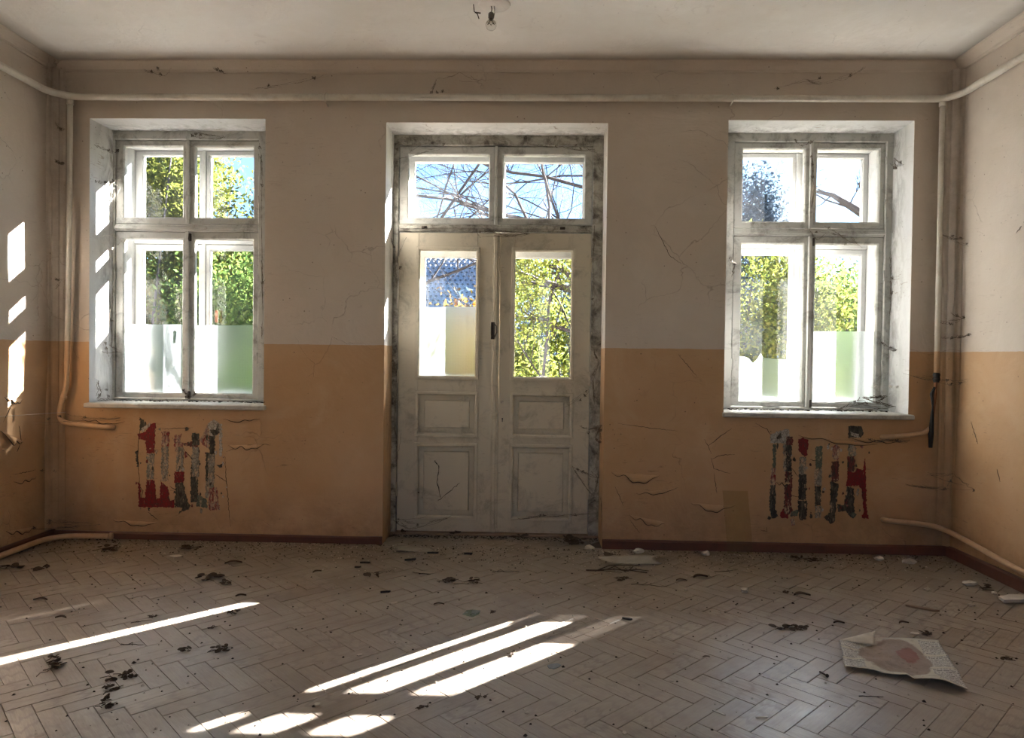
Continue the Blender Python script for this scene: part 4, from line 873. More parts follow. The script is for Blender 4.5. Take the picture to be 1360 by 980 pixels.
# ------------------------------------------------------------------ floor things
def mat_sheet():
    t = NT('faded_printed_paper'); uv = t.n('ShaderNodeUVMap'); s = t.sep(uv.outputs[0]); p = t.pos()
    u, v = s[0], s[1]
    base = t.mix(t.noise(p, 14, 6, 0.7), (0.50, 0.47, 0.36), (0.74, 0.71, 0.62))
    # grey print blocks in the left and right columns
    side = t.math('MAXIMUM', t.math('LESS_THAN', u, 0.20), t.math('GREATER_THAN', u, 0.78))
    blk = t.math('MULTIPLY', t.math('GREATER_THAN', t.math('FRACT', t.math('MULTIPLY', v, 3.1)), 0.12), side)
    lines = t.math('MULTIPLY', t.math('GREATER_THAN', t.math('FRACT', t.math('MULTIPLY', v, 34.0)), 0.5), t.math('GREATER_THAN', t.noise(t.mapping(uv.outputs[0], (70, 34, 1)), 1.0, 1), 0.47))
    c = t.mix(t.math('MULTIPLY', blk, 0.55), base, (0.62, 0.62, 0.61)); c = t.mix(t.math('MULTIPLY', t.math('MULTIPLY', blk, lines), 0.75), c, (0.13, 0.13, 0.12))
    # round brown and red picture area in the middle
    du = t.math('DIVIDE', t.math('SUBTRACT', u, 0.48), 0.33); dv = t.math('DIVIDE', t.math('SUBTRACT', v, 0.52), 0.46)
    rr = t.math('ADD', t.math('MULTIPLY', du, du), t.math('MULTIPLY', dv, dv)); rr = t.math('ADD', rr, t.math('MULTIPLY', t.math('SUBTRACT', t.noise(uv.outputs[0], 7, 4), 0.5), 0.7))
    c = t.mix(t.ramp(rr, [(0.85, 0.9), (1.0, 0.0)]), c, t.mix(t.noise(uv.outputs[0], 12, 6, 0.7), (0.20, 0.13, 0.10), (0.42, 0.34, 0.28)))
    d2 = t.math('ADD', t.math('POWER', t.math('DIVIDE', t.math('SUBTRACT', u, 0.62), 0.15), 2.0), t.math('POWER', t.math('DIVIDE', t.math('SUBTRACT', v, 0.60), 0.24), 2.0))
    c = t.mix(t.ramp(t.math('ADD', d2, t.math('MULTIPLY', t.noise(uv.outputs[0], 14, 6, 0.8), 1.1)), [(0.9, 0.65), (1.5, 0.0)]), c, (0.30, 0.10, 0.09))
    d3 = t.ramp(t.noise(uv.outputs[0], 5, 5, 0.6, 0.5), [(0.55, 0.0), (0.62, 0.6)])
    c = t.mix(t.math('MULTIPLY', d3, t.ramp(rr, [(1.0, 0.0), (1.1, 1.0)])), c, (0.47, 0.40, 0.20))
    c = t.mix(t.ramp(t.noise(p, 40, 6, 0.75), [(0.55, 0.0), (0.7, 0.6)]), c, (0.14, 0.11, 0.08))
    t.bsdf(c, 0.7, t.bump(t.noise(p, 30, 5), 0.6, 0.006)); return t.m
M['print'] = mat_sheet()
pap = empty('poster', (1.75, 3.4, 0)); tag(pap, 'crumpled faded printed poster with a red and brown picture on the floor', 'paper')
def sheet(u, v):    # u left->right, v bottom->top
    L = Vector((1.453, 3.292, 0)).lerp(Vector((1.552, 3.60, 0)), v); R = Vector((1.885, 3.085, 0)).lerp(Vector((2.079, 3.655, 0)), v)
    P = L.lerp(R, u); P.y -= 0.045*math.sin(PI*u)*(1-v)*(-1 if u < .55 else 1)*0.5
    if v < 0.25: P.x += 0.0
    z = 0.006+0.010*math.sin(5*u+2*v)**2+0.006*math.sin(11*u-7*v)+0.004*math.sin(17*v+9*u)
    z += 0.030*max(0, 1-v*4)*math.sin(PI*min(1, max(0, (u-0.35)/0.65)))+0.018*max(0, u-0.9)*10*(1-v)*0.5+0.012*max(0, 1-u*8)
    z += 0.014*max(0, v-0.9)*10*math.sin(PI*u)
    return (P.x, P.y, max(0.003, z)+0.002)
b = MB(); b.grid(sheet, 48, 36, 0.0012); o = b.build('sheet', M['print']); sub(o, pap)
me = o.data; uvl = me.uv_layers.new(name='UVMap'); li = np.empty(len(me.loops), np.int32); me.loops.foreach_get('vertex_index', li)
uvv = np.array([(i/48, j/36) for j in range(37) for i in range(49)]*2, np.float32); uvl.data.foreach_set('uv', uvv[li].ravel())
# turned-over corner
P_, Q_, R2 = Vector((1.556, 3.602, 0.018)), Vector((1.762, 3.655, 0.050)), Vector((1.705, 3.548, 0.022))
b = MB(); b.grid(lambda u, v: tuple(P_.lerp(Q_.lerp(R2, v), u)+Vector((0, 0, 0.010*math.sin(PI*u)*math.sin(PI*v)))), 12, 8, 0.0012); sub(b.build('folded_corner', plain('paper_back', (0.66, 0.62, 0.52), 0.8, scale=30)), pap)


def clump_mesh(seed, s):
    r = random.Random(seed); b = MB()
    for k in range(9):
        c = Vector((r.uniform(-1, 1)*s*0.8, r.uniform(-1, 1)*s*0.45, r.uniform(0.05, 0.45)*s)); a = r.uniform(0, 6.3); L = s*r.uniform(0.35, 0.8); W = L*r.uniform(0.45, 0.85); tl = r.uniform(-0.7, 0.7); cu = r.uniform(0.1, 0.5)
        def fn(u, v, c=c, a=a, L=L, W=W, tl=tl, cu=cu):
            x = (u-0.5)*L; y = (v-0.5)*W*math.sin(PI*(0.1+0.8*u)); z = abs(x)*cu+y*tl+abs(y)*0.5
            return (c.x+x*math.cos(a)-y*math.sin(a), c.y+x*math.sin(a)+y*math.cos(a), max(0.0015, c.z+z-0.12*s))
        b.grid(fn, 5, 3, 0.0012)
    for k in range(3):
        a = r.uniform(0, 6.3); p = Vector((r.uniform(-.5, .5)*s, r.uniform(-.3, .3)*s, 0.003))
        b.tube([p, p+Vector((math.cos(a)*s*.5, math.sin(a)*s*.5, 0.1*s)), p+Vector((math.cos(a+.4)*s, math.sin(a+.4)*s, 0.004))], 0.0015, 5)
    return b
def lump_mesh(seed, s, flat=0.6):
    bm = bmesh.new(); bmesh.ops.create_icosphere(bm, subdivisions=2, radius=s); r = random.Random(seed)
    for v in bm.verts:
        k = 1+r.uniform(-0.22, 0.22); v.co = Vector((v.co.x*k*1.15, v.co.y*k*0.8, v.co.z*k*flat)); v.co.z = max(v.co.z, -s*flat*0.6)
    zmin = min(v.co.z for v in bm.verts)
    for v in bm.verts: v.co.z -= zmin
    b = MB(); b.bm(bm); return b
def chip_mesh(seed, s, t=0.004, asp=0.6):
    r = random.Random(seed); n = r.randint(5, 7); poly = [(math.cos(2*PI*i/n)*s*r.uniform(0.6, 1.1), math.sin(2*PI*i/n)*s*asp*r.uniform(0.6, 1.1)) for i in range(n)]
    tx, ty = r.uniform(-.12, .12), r.uniform(0.02, .15)
    b = MB(); z0 = abs(tx)*s*1.1+ty*s*1.1*asp+0.0005; b.plate(poly, lambda u, v, w_: (u, v, z0+u*tx+v*ty+w_), t); return b
def twig_mesh(seed, L, rad=0.002, br=1):
    r = random.Random(seed); b = MB(); P = [Vector((-L/2+L*i/6, r.uniform(-1, 1)*L*0.04, rad+abs(r.uniform(0, 1))*L*0.02)) for i in range(7)]
    b.tube(P, [rad*(1-0.08*i) for i in range(7)], 6)
    for k in range(br): q = P[r.randint(1, 5)]; b.tube([q, q+Vector((L*0.15, r.choice((-1, 1))*L*0.12, 0.006)), q+Vector((L*0.28, r.choice((-1, 1))*L*0.15, 0.003))], rad*0.6, 5)
    return b
def paper_mesh(seed, s, asp=0.6):
    r = random.Random(seed); a, c = r.uniform(3, 6), r.uniform(3, 6); ph = r.uniform(0, 6)
    def fn(u, v):
        x = (u-0.5)*2*s*(1+0.15*math.sin(5*v+ph)); y = (v-0.5)*2*s*asp*(1+0.2*math.sin(4*u+ph)); return (x, y, 0.002+s*0.07*(1+math.sin(a*u+c*v+ph)))
    b = MB(); b.grid(fn, 12, 8, 0.001); return b
bits = [
 # px, py, kind, size, rot, label
 (54, 754, 'clump', .045, .2, 'dark dried leaf litter near the left wall pipe'),
 (18, 752, 'clump', .05, .1, 'dark litter at the far left edge below the floor pipe'),
 (277, 767, 'clump', .062, .3, 'large dark leaf clump left of centre, nearest the back wall'),
 (300, 773, 'clump', .036, 2, 'small dark leaf clump touching the right side of the large one'),
 (309, 812, 'clump', .034, .1, 'black scrap at the tip of the left sun streak'),
 (54, 795, 'flat', .04, .1, 'thin dark leaf above the left sun streak'),
 (81, 819, 'flat', .03, .1, 'small brown leaf just above the left sun streak'),
 (188, 824, 'twig', .10, .5, 'grey curled twig on the upper edge of the left sun streak'),
 (203, 818, 'clump', .018, .1, 'small dark crumb above the middle of the left sun streak'),
 (70, 876, 'clump', .038, .1, 'brown leaf scrap under the left sun streak'),
 (70, 887, 'clump', .045, .9, 'crumpled dark leaf below the left sun streak'),
 (157, 898, 'clump', .042, .2, 'dark twiggy leaf clump in the left foreground'),
 (174, 898, 'clump', .022, .2, 'small dark clump on the right of the twiggy foreground clump'),
 (146, 914, 'clump', .03, 2.5, 'small dark clump trailing below the twiggy one'),
 (140, 927, 'clump', .022, 1.5, 'brown crumb below the trailing clump in the left foreground'),
 (141, 937, 'clump', .022, .4, 'lowest brown crumb of the left foreground trail'),
 (246, 862, 'clump', .026, .3, 'small black clump below the end of the left sun streak'),
 (293, 862, 'clump', .034, .3, 'flat black clump right of the small black one'),
 (175, 855, 'twig', .11, .02, 'pale thin twig just under the left sun streak'),
 (282, 832, 'clump', .018, .1, 'tiny brown crumb under the tip of the left sun streak'),
 (320, 790, 'flat', .03, .4, 'brown curled leaf right of the large leaf clump'),
 (310, 746, 'flat', .055, .4, 'dark leaf on the dusty floor before the left baseboard'),
 (145, 729, 'clump', .065, .1, 'black litter heap at the foot of the wall by the left pipe end'),
 (250, 727, 'clump', .06, .1, 'black litter heap by the baseboard under the left radiator mark'),
 (155, 740, 'crumbs', .05, .1, 'sprinkle of plaster crumbs before the left wall'),
 (232, 738, 'chip', .045, .5, 'pale wood splinter by the left baseboard'),
 (485, 746, 'stick', .07, .05, 'black stick fragment on the floor left of the door'),
 (475, 752, 'stick', .04, .1, 'small black sliver under the stick fragment'),
 (495, 763, 'clump', .042, .4, 'black lump on the floor left of the door'),
 (512, 758, 'twig', .12, .1, 'brown twig beside the black lump'),
 (421, 758, 'flat', .03, .8, 'small dark leaf between left window and door'),
 (545, 742, 'stick', .08, .35, 'thin black splinter before the door'),
 (575, 733, 'stick', .08, .05, 'black stick in front of the left door leaf'),
 (548, 729, 'sheet', .14, .1, 'torn grey paper sheet in front of the left door leaf'),
 (560, 760, 'twig', .13, -.3, 'bent brown twig in front of the door'),
 (622, 734, 'stick', .06, 0., 'brown wood scrap before the centre of the door'),
 (598, 771, 'clump', .045, .1, 'dark crumpled leaf in front of the door, left one'),
 (630, 771, 'clump', .04, .1, 'dark crumpled leaf in front of the door, right one'),
 (613, 774, 'twig', .10, .0, 'dark twig between the two crumpled leaves'),
 (672, 758, 'twig', .18, .15, 'long thin twig on the floor before the right door leaf'),
 (512, 785, 'stick', .06, .3, 'dull brown splinter among the parquet before the door'),
 (583, 801, 'flat', .03, .2, 'brown leaf on the parquet right of centre of the door'),
 (524, 800, 'chip', .03, .1, 'pale chip on the parquet above the sun streaks'),
 (626, 815, 'shard', .05, .5, 'clear glass shard above the tips of the sun streaks'),
 (654, 812, 'clump', .018, .3, 'small brown curl right of the glass shard'),
 (767, 721, 'clump', .085, .1, 'black litter heap at the foot of the right door jamb'),
 (528, 706, 'clump', .07, .2, 'black litter heap at the foot of the left door jamb'),
 (600, 709, 'clump', .05, .1, 'dark litter against the sill of the left door leaf'),
 (690, 712, 'clump', .05, .2, 'dark litter against the sill of the right door leaf'),
 (783, 727, 'paperlump', .035, .1, 'crumpled white scrap by the right door jamb'),
 (848, 732, 'lump', .036, .1, 'pale plaster lump by the baseboard right of the door'),
 (937, 735, 'lump', .034, .8, 'cream plaster lump by the baseboard, middle one'),
 (838, 744, 'sheet', .19, .1, 'torn grey-green paper sheet on the floor right of the door'),
 (820, 757, 'branch', .42, .05, 'dark forked dry branch beside the torn paper'),
 (826, 768, 'clump', .036, .5, 'dark curled leaf below the forked branch'),
 (862, 776, 'twig', .22, -.15, 'thin arched twig below the forked branch'),
 (930, 765, 'flat', .05, .3, 'dark narrow leaf right of the forked branch'),
 (905, 769, 'flat', .035, .1, 'brown crumbly leaf left of the narrow leaf'),
 (965, 757, 'twig', .18, .35, 'bent dark twig near the plastic strip'),
 (833, 821, 'stick', .055, -.4, 'small black stick on the lit parquet right of the streaks'),
 (911, 782, 'lump', .012, .2, 'tiny pale pebble on the parquet'),
 (989, 784, 'lump', .030, 1.2, 'dark lump with a white edge on the parquet'),
 (1043, 785, 'clump', .02, 1.2, 'small black crumb left of the brown leaf'),
 (1065, 789, 'flat', .05, .1, 'brown curled leaf on the dusty parquet'),
 (1040, 834, 'clump', .045, .1, 'dark leaf clump left of the poster, left one'),
 (1065, 833, 'clump', .034, .1, 'dark leaf clump left of the poster, right one'),
 (1114, 826, 'flat', .03, .1, 'thin dark leaf above the poster corner'),
 (1060, 741, 'clump', .045, .1, 'black litter lump by the right baseboard, left one'),
 (1082, 743, 'clump', .042, .1, 'black litter lump by the right baseboard, right one'),
 (1168, 742, 'lump', .034, .6, 'grey rubble piece by the right baseboard'),
 (1208, 746, 'lump', .040, .1, 'flat pale rubble piece by the right corner'),
 (1231, 782, 'lump', .020, .6, 'small cream pebble on the floor near the right corner'),
 (1288, 775, 'lump', .036, .1, 'pale flat plaster lump by the right wall'),
 (1308, 781, 'clump', .045, .1, 'black litter beside the pale lump at the right wall'),
 (1321, 787, 'lump', .020, 1.2, 'small upright cream stone by the right wall'),
 (1352, 797, 'board', .08, .0, 'white broken board at the right edge of the floor'),
 (1290, 803, 'lump', .020, .2, 'small brown lump between pebble and white board'),
 (1225, 807, 'splinter', .085, -.55, 'grey wooden splinter above the poster'),
 (1216, 840, 'chip', .028, 0., 'small white chip above the right side of the poster'),
 (1230, 841, 'clump', .026, .1, 'dark crumb right of the white chip'),
 (1200, 826, 'flat', .03, .3, 'dark fleck of leaf above the poster'),
 (1338, 874, 'clump', .026, .6, 'dark crumb right of the poster'),
 (1094, 895, 'bolt', .05, 1.9, 'short dull metal bolt left of the poster'),
 (1157, 924, 'twig', .10, -.05, 'pale crooked twig below the poster'),
 (955, 946, 'stick2', .055, -.75, 'pale broken match in the foreground, tilted one'),
 (1012, 952, 'stick2', .05, .1, 'pale broken match in the foreground, level one'),
 (829, 973, 'chip', .018, 1.3, 'pale chip at the bottom edge of the floor'),
 (736, 884, 'shard', .034, .3, 'pale green glass shard right of the sun streaks'),
 (680, 868, 'clump', .022, .6, 'brown curled bit lying on the last sun streak'),
 (639, 925, 'clump', .020, .3, 'small dark curl below the last sun streak'),
 (562, 938, 'clump', .018, .3, 'tiny dark curl below the middle sun streak'),
 (700, 946, 'lump', .010, .3, 'black pellet in the foreground'),
 (421, 935, 'chip', .020, 1., 'pale chip in the left foreground between the small sun spots'),
 (478, 869, 'chip', .018, .2, 'pale triangular chip above the first sun streak'),
 (525, 854, 'chip', .015, .2, 'tiny cream chip above the first sun streak'),
 (712, 953, 'lump', .008, .2, 'tiny white pellet beside the black pellet'),
 (892, 903, 'lump', .007, .2, 'tiny white pellet on the grey parquet'),
 (938, 871, 'flat', .018, .2, 'tiny dark leaf fleck on the grey parquet'),
]
mats = {'clump': 'leaf_dry', 'flat': 'leaf_dry', 'twig': 'twig', 'crumbs': 'plaster', 'chip': 'plaster', 'stick': 'char', 'sheet': 'paper_plain', 'shard': 'shard', 'lump': 'plaster', 'paperlump': 'plaster', 'branch': 'twig', 'splinter': 'wood', 'board': 'plaster', 'bolt': 'iron', 'stick2': 'plaster'}
names = {'clump': ('dried_leaf_clump', 'leaf litter'), 'flat': ('dried_leaf', 'leaf'), 'twig': ('twig', 'twig'), 'crumbs': ('plaster_crumbs', 'rubble'), 'chip': ('plaster_chip', 'rubble'), 'stick': ('stick', 'stick'), 'sheet': ('torn_paper', 'paper'), 'shard': ('glass_shard', 'glass'), 'lump': ('plaster_lump', 'rubble'), 'paperlump': ('paper_scrap', 'paper'), 'branch': ('dry_branch', 'branch'), 'splinter': ('wood_splinter', 'wood'), 'board': ('broken_board', 'board'), 'bolt': ('bolt', 'bolt'), 'stick2': ('match', 'match')}
for i, (px, py, kd, s, rot, lab) in enumerate(bits):
    x, y = onfloor(px, py+2); lim = YB-0.03-s*0.5
    if not (-1.08 < x < 0.5): y = min(y, lim)
    x = min(max(x, XL+0.06), XR-0.06)
    sd_ = 500+i
    if kd == 'clump': b = clump_mesh(sd_, s*1.35)
    elif kd == 'flat':
        b = MB(); r = random.Random(sd_); cu = r.uniform(.2, .5)
        b.grid(lambda u, v: ((u-.5)*2*s, (v-.5)*s*0.7*math.sin(PI*(0.05+0.9*u))+0.2*s*math.sin(4*u), 0.002+abs(v-.5)*s*cu+s*0.12*math.sin(PI*u)), 10, 4, 0.001)
    elif kd == 'twig': b = twig_mesh(sd_, s, 0.0022, 1)
    elif kd == 'branch':
        b = twig_mesh(sd_, s, 0.005, 3); b.tube([(-.15, -.01, .006), (-.05, .06, .02), (.08, .10, .012), (.18, .13, .004)], [.004, .003, .0025, .001], 6); b.tube([(-.2, 0, .005), (-.1, -.05, .02), (.02, -.06, .012)], [.004, .003, .0015], 6)
    elif kd in ('chip',): b = chip_mesh(sd_, s)
    elif kd == 'shard': b = chip_mesh(sd_, s, 0.003, 0.8)
    elif kd == 'board': b = MB(); b.plate(jag([(-.11, -.045), (.10, -.04), (.11, .03), (-.02, .05), (-.10, .02)], .03, .004, 3), lambda u, v, w_: (u, v, 0.006+u*0.04+w_+0.004), 0.018)
    elif kd == 'splinter': b = MB(); b.plate([(-.085, -.004), (-.03, -.016), (.06, -.014), (.085, .002), (.03, .014), (-.05, .012)], lambda u, v, w_: (u, v, 0.001+w_), 0.010)
    elif kd == 'stick': b = MB(); b.plate([(-s/2, -.005), (s/2-.008, -.007), (s/2, .004), (0, .008), (-s/2, .005)], lambda u, v, w_: (u, v, 0.001+w_), 0.009)
    elif kd == 'stick2': b = MB(); b.plate([(-s/2, -.003), (s/2-.004, -.004), (s/2, .002), (-s/2, .003)], lambda u, v, w_: (u, v, 0.001+w_+abs(u)*0.05), 0.004)
    elif kd == 'bolt': b = MB(); b.tube([(-s/2, 0, .008), (-s/2+.008, 0, .008)], .008, 6); b.tube([(-s/2+.008, 0, .008), (s/2, 0, .006)], .004, 8)
    elif kd == 'crumbs':
        b = MB(); r = random.Random(3)
        for k in range(40):
            q = r.uniform(.0015, .005); cx, cy = r.gauss(0, .09), r.gauss(0, .03); b.box(cx-q, cx+q, cy-q*.7, cy+q*.7, 0, q)
    elif kd == 'sheet': b = paper_mesh(sd_, s, 0.42)
    elif kd == 'paperlump': b = lump_mesh(sd_, s, 0.5)
    else: b = lump_mesh(sd_, s, 0.55)
    nm, cat = names[kd]; o = b.build(nm, M[mats[kd]], loc=(x, y, 0.0005)); o.rotation_euler = (0, 0, rot)
    tag(o, lab, cat)
    if kd == 'crumbs': o['kind'] = 'stuff'
# fine crumbs everywhere, thicker at the foot of the outer wall
def crumbs(name, n, mat, lab, seed):
    r = random.Random(seed); b = MB()
    for k in range(n):
        if r.random() < 0.6: x, y = r.uniform(XL+.05, XR-.05), YB-0.03-abs(r.gauss(0, 0.22))
        else: x, y = r.uniform(XL+.05, XR-.05), r.uniform(2.2, 5.2)
        if r.random() < .1 and -1 < x < .5: y = r.uniform(5.25, 5.6)
        q = r.uniform(.0015, .0055)*(1.5 if r.random() < .05 else 1); a = r.uniform(0, 3); ca, sa = math.cos(a)*q*1.4, math.sin(a)*q*1.4
        b.add([(x+ca, y+sa, 0.0005), (x-sa, y+ca, 0.0005), (x-ca, y-sa, 0.0005), (x+sa, y-ca, 0.0005), (x+ca*.2, y, q*1.2)], [(0, 1, 4), (1, 2, 4), (2, 3, 4), (3, 0, 4), (3, 2, 1, 0)])
    return tag(b.build(name, M[mat], fix=False), lab, 'debris', kind='stuff')
crumbs('plaster_dust', 1300, 'plaster', 'fine pale plaster crumbs scattered over the parquet', 5)
crumbs('dirt_grains', 2200, 'dirt', 'fine dark dirt grains scattered over the parquet', 6)
# translucent plastic strip leaning by the right radiator mark
tp = NT('yellowed_plastic'); tr = tp.n('ShaderNodeBsdfTransparent'); tr.inputs[0].default_value = (0.93, 0.90, 0.78, 1); df = tp.n('ShaderNodeBsdfPrincipled'); df.inputs['Base Color'].default_value = (0.42, 0.36, 0.22, 1); df.inputs['Roughness'].default_value = 0.4
mx = tp.n('ShaderNodeMixShader'); mx.inputs[0].default_value = 0.16; tp.l(tr.outputs[0], mx.inputs[1]); tp.l(df.outputs[0], mx.inputs[2]); tp.l(mx.outputs[0], tp.out.inputs[0]); M['plastic'] = tp.m
b = MB(); b.grid(lambda u, v: (1.415+0.185*u+0.03*(1-v), 5.29-0.06*(1-v)-0.004*math.sin(3*u), 0.002+0.452*v), 6, 12)
tag(b.build('plastic_strip', M['plastic']), 'yellowed see-through plastic strip leaning on the wall left of the right radiator mark', 'plastic')
# dirt drift along the door threshold
b = MB(); r = random.Random(8)
for k in range(500):
    x, y = r.uniform(-1.1, .52), 5.60-abs(r.gauss(0, .05)); q = r.uniform(.001, .004); b.box(x-q*2, x+q*2, y-q, y+q, 0, q)
tag(b.build('threshold_dirt', M['dirt'], fix=False), 'dark dirt drifted along the foot of the double door', 'debris', kind='stuff')
b = MB()
for (x0_, x1_, seed) in ((-3.36, -2.05, 1), (1.44, 2.76, 2)):
    r = random.Random(seed)
    for k in range(140):
        x, y = r.uniform(x0_, x1_), 5.615-abs(r.gauss(0, .05)); q = r.uniform(.002, .006); b.box(x-q*1.6, x+q*1.6, y-q, y+q, 1.036, 1.036+q)
tag(b.build('sill_dirt', M['dirt'], fix=False), 'dark dirt crumbs lying on both window sills', 'debris', kind='stuff')

# ------------------------------------------------------------------ outdoors
t = NT('garden_ground'); p = t.pos(); t.bsdf(t.mix(t.noise(p, 1.2, 8, 0.7), (0.20, 0.17, 0.12), (0.14, 0.19, 0.06)), 0.9, t.bump(t.noise(p, 9, 6), 0.8, 0.05)); M['ground'] = t.m
t = NT('pale_bounce_surface'); p = t.pos(); t.bsdf(t.mix(t.noise(p, 3, 8, 0.7), (0.42, 0.40, 0.37), (0.60, 0.58, 0.54)), 0.85, t.bump(t.noise(p, 20, 5), 0.5, 0.01)); M['bounce'] = t.m
b = MB(); b.box(-14, 14, YO+0.02, 8.4, -0.34, -0.27, ch=0.01); tag(b.build('bounce_strip', M['bounce']), 'pale strip added along the house wall outside to bounce sun indoors', kind='structure')  # added pale reflector, throws sunlight up to the ceiling
b = MB(); b.grid(lambda u, v: (-40+80*u, YO+0.02+46*v, -0.35+0.5*max(0, v-0.2)+0.06*math.sin(u*60)*math.sin(v*40)*min(1, v*12)), 60, 40, 0.3)
tag(b.build('garden_ground', M['ground']), 'grassy garden ground outside the windows', 'ground', kind='structure')
t = NT('tree_bark'); p = t.pos(); n_ = t.noise(t.mapping(p, (8, 8, 2)), 4, 6, 0.7); t.bsdf(t.mix(n_, (0.020, 0.016, 0.016), (0.055, 0.045, 0.045)), 0.85, t.bump(n_, 0.7, 0.01)); M['bark'] = t.m
def leaf_mat(name, a, b_, tr=0.5):
    t = NT(name); at = t.n('ShaderNodeAttribute'); at.attribute_name = 'rnd'
    c = t.mix(at.outputs['Fac'], a, b_)
    d = t.n('ShaderNodeBsdfDiffuse'); t.l(c, d.inputs[0]); tl = t.n('ShaderNodeBsdfTranslucent'); t.l(c, tl.inputs[0]); m1 = t.n('ShaderNodeMixShader'); m1.inputs[0].default_value = tr
    t.l(d.outputs[0], m1.inputs[1]); t.l(tl.outputs[0], m1.inputs[2]); t.l(m1.outputs[0], t.out.inputs[0]); return t.m
M['leaf_yg'] = leaf_mat('yellow_green_leaves', (0.06, 0.09, 0.018), (0.18, 0.185, 0.04))
M['leaf_g'] = leaf_mat('green_leaves', (0.05, 0.10, 0.028), (0.13, 0.18, 0.045))
M['leaf_b'] = leaf_mat('hazed_blue_needles', (0.05, 0.075, 0.10), (0.10, 0.14, 0.19), 0.35)  # needle colour lightened towards blue, with the haze painted in
M['leaf_o'] = leaf_mat('autumn_leaves', (0.16, 0.06, 0.012), (0.17, 0.12, 0.02))
def leaves(centers, spread, n, size, mat, parent, seed, name='foliage', drop=0.0):
    r = np.random.RandomState(seed); c = np.array([list(q) for q in centers], float); k = r.randint(0, len(c), n)
    sp = np.array(spread if hasattr(spread, '__len__') else [spread]*3)
    P = c[k]+r.normal(0, 1, (n, 3))*sp
    a = r.normal(0, 1, (n, 3)); a /= np.linalg.norm(a, axis=1)[:, None]; bb = r.normal(0, 1, (n, 3)); bb -= a*(a*bb).sum(1)[:, None]; bb /= np.linalg.norm(bb, axis=1)[:, None]
    s = size*r.uniform(0.6, 1.3, n)[:, None]
    V = np.empty((n, 4, 3)); V[:, 0] = P-a*s; V[:, 1] = P+bb*s*0.45; V[:, 2] = P+a*s; V[:, 3] = P-bb*s*0.45
    me = bpy.data.meshes.new(name); me.vertices.add(4*n); me.loops.add(4*n); me.polygons.add(n)
    me.vertices.foreach_set('co', V.ravel()); me.loops.foreach_set('vertex_index', np.arange(4*n, dtype=np.int32)); me.polygons.foreach_set('loop_start', np.arange(0, 4*n, 4, dtype=np.int32))
    me.update(calc_edges=True)
    at = me.attributes.new('rnd', 'FLOAT', 'POINT'); at.data.foreach_set('value', np.repeat(r.random_sample(n), 4).astype(np.float32))
    me.materials.append(M[mat]); o = bpy.data.objects.new(name, me); C.objects.link(o); sub(o, parent); o['kind'] = 'stuff'
    return o
def grow(b, p, d, L, r, depth, rnd, tips, spread=0.6, up=0.15, kids=(2, 3)):
    n = 5; P = [Vector(p)]; D_ = Vector(d).normalized()
    for i in range(n):
        D_ = (D_+Vector((rnd.gauss(0, .16), rnd.gauss(0, .16), rnd.gauss(0, .14)+up*.2))).normalized()
        if P[-1].y < 7.6: D_ = Vector((D_.x, abs(D_.y)+.2, D_.z)).normalized()
        P.append(P[-1]+D_*(L/n))
    b.tube(P, [r*(1-0.45*i/n) for i in range(n+1)], 6 if r > .02 else 4, cap=False)
    if depth == 0: tips.append(P[-1]); return
    for k in range(rnd.randint(*kids)):
        i = rnd.randint(2, n); q = P[i]; nd = (D_+Vector((rnd.gauss(0, spread), rnd.gauss(0, spread), rnd.gauss(0, spread)+up))).normalized()
        grow(b, q, nd, L*rnd.uniform(.55, .8), r*(1-0.45*i/n)*rnd.uniform(.5, .72), depth-1, rnd, tips, spread, up, kids)
    tips.append(P[-1])
def tree(name, loc, h, label, mat, seed, nleaf=9000, size=0.06, depth=5, trunk=0.14, lean=(0, 0, 1), spread=0.6, leafspread=0.22, group=None, up=0.2, first=0.35):
    rnd = random.Random(seed); T = empty(name, loc); tag(T, label, 'tree', group)
    tr_ = MB(); base = Vector(loc); dv = Vector(lean).normalized(); pts = [base+dv*(h*first*i/5)+Vector((rnd.gauss(0, .03), rnd.gauss(0, .03), 0)) for i in range(6)]; pts[0] = base
    tr_.tube(pts, [trunk*(1.25-0.09*i) for i in range(6)], 10); sub(tr_.build('trunk', M['bark'], fix=False), T)
    b = MB(); tips = []
    for k in range(6):
        q = pts[5-(k % 3)]; a = k*1.05+rnd.uniform(-.3, .3); grow(b, q, dv*0.9+Vector((math.cos(a)*.7, math.sin(a)*.7, .2)), h*(0.30), trunk*.55, depth-1, rnd, tips, spread, up)
    sub(b.build('branches', M['bark'], fix=False), T)
    if nleaf: leaves(tips, leafspread, nleaf, size, mat, T, seed)
    return T, tips
def bush(name, loc, rx, ry, h, label, mat, seed, n=14000, size=0.05, cat='bush', stems=8):
    r = random.Random(seed); T = empty(name, loc); tag(T, label, cat); b = MB(); cs = []
    for k in range(stems):
        a = r.uniform(0, 6.3); q = Vector(loc)+Vector((math.cos(a)*rx*.7*r.random(), math.sin(a)*ry*.7*r.random(), 0)); top = q+Vector((r.gauss(0, .2)*rx, r.gauss(0, .2)*ry, h*r.uniform(.6, 1)))
        mid = q.lerp(top, .5)+Vector((r.gauss(0, .08), r.gauss(0, .08), 0)); b.tube([q, mid, top], [.03, .02, .008], 5)
    for k in range(90):
        z = r.random(); w_ = math.sqrt(max(0.05, 1-(z*1.02-0.35)**2*1.6)); a = r.uniform(0, 6.3); rr = math.sqrt(r.random())*w_*r.uniform(.75, 1.12)
        cs.append(Vector(loc)+Vector((math.cos(a)*rx*rr, math.sin(a)*ry*rr, z*h)))
    sub(b.build('stems', M['bark'], fix=False), T); leaves(cs, (0.13*rx+.05, 0.13*ry+.05, 0.07*h), n, size, mat, T, seed); return T
G = -0.35
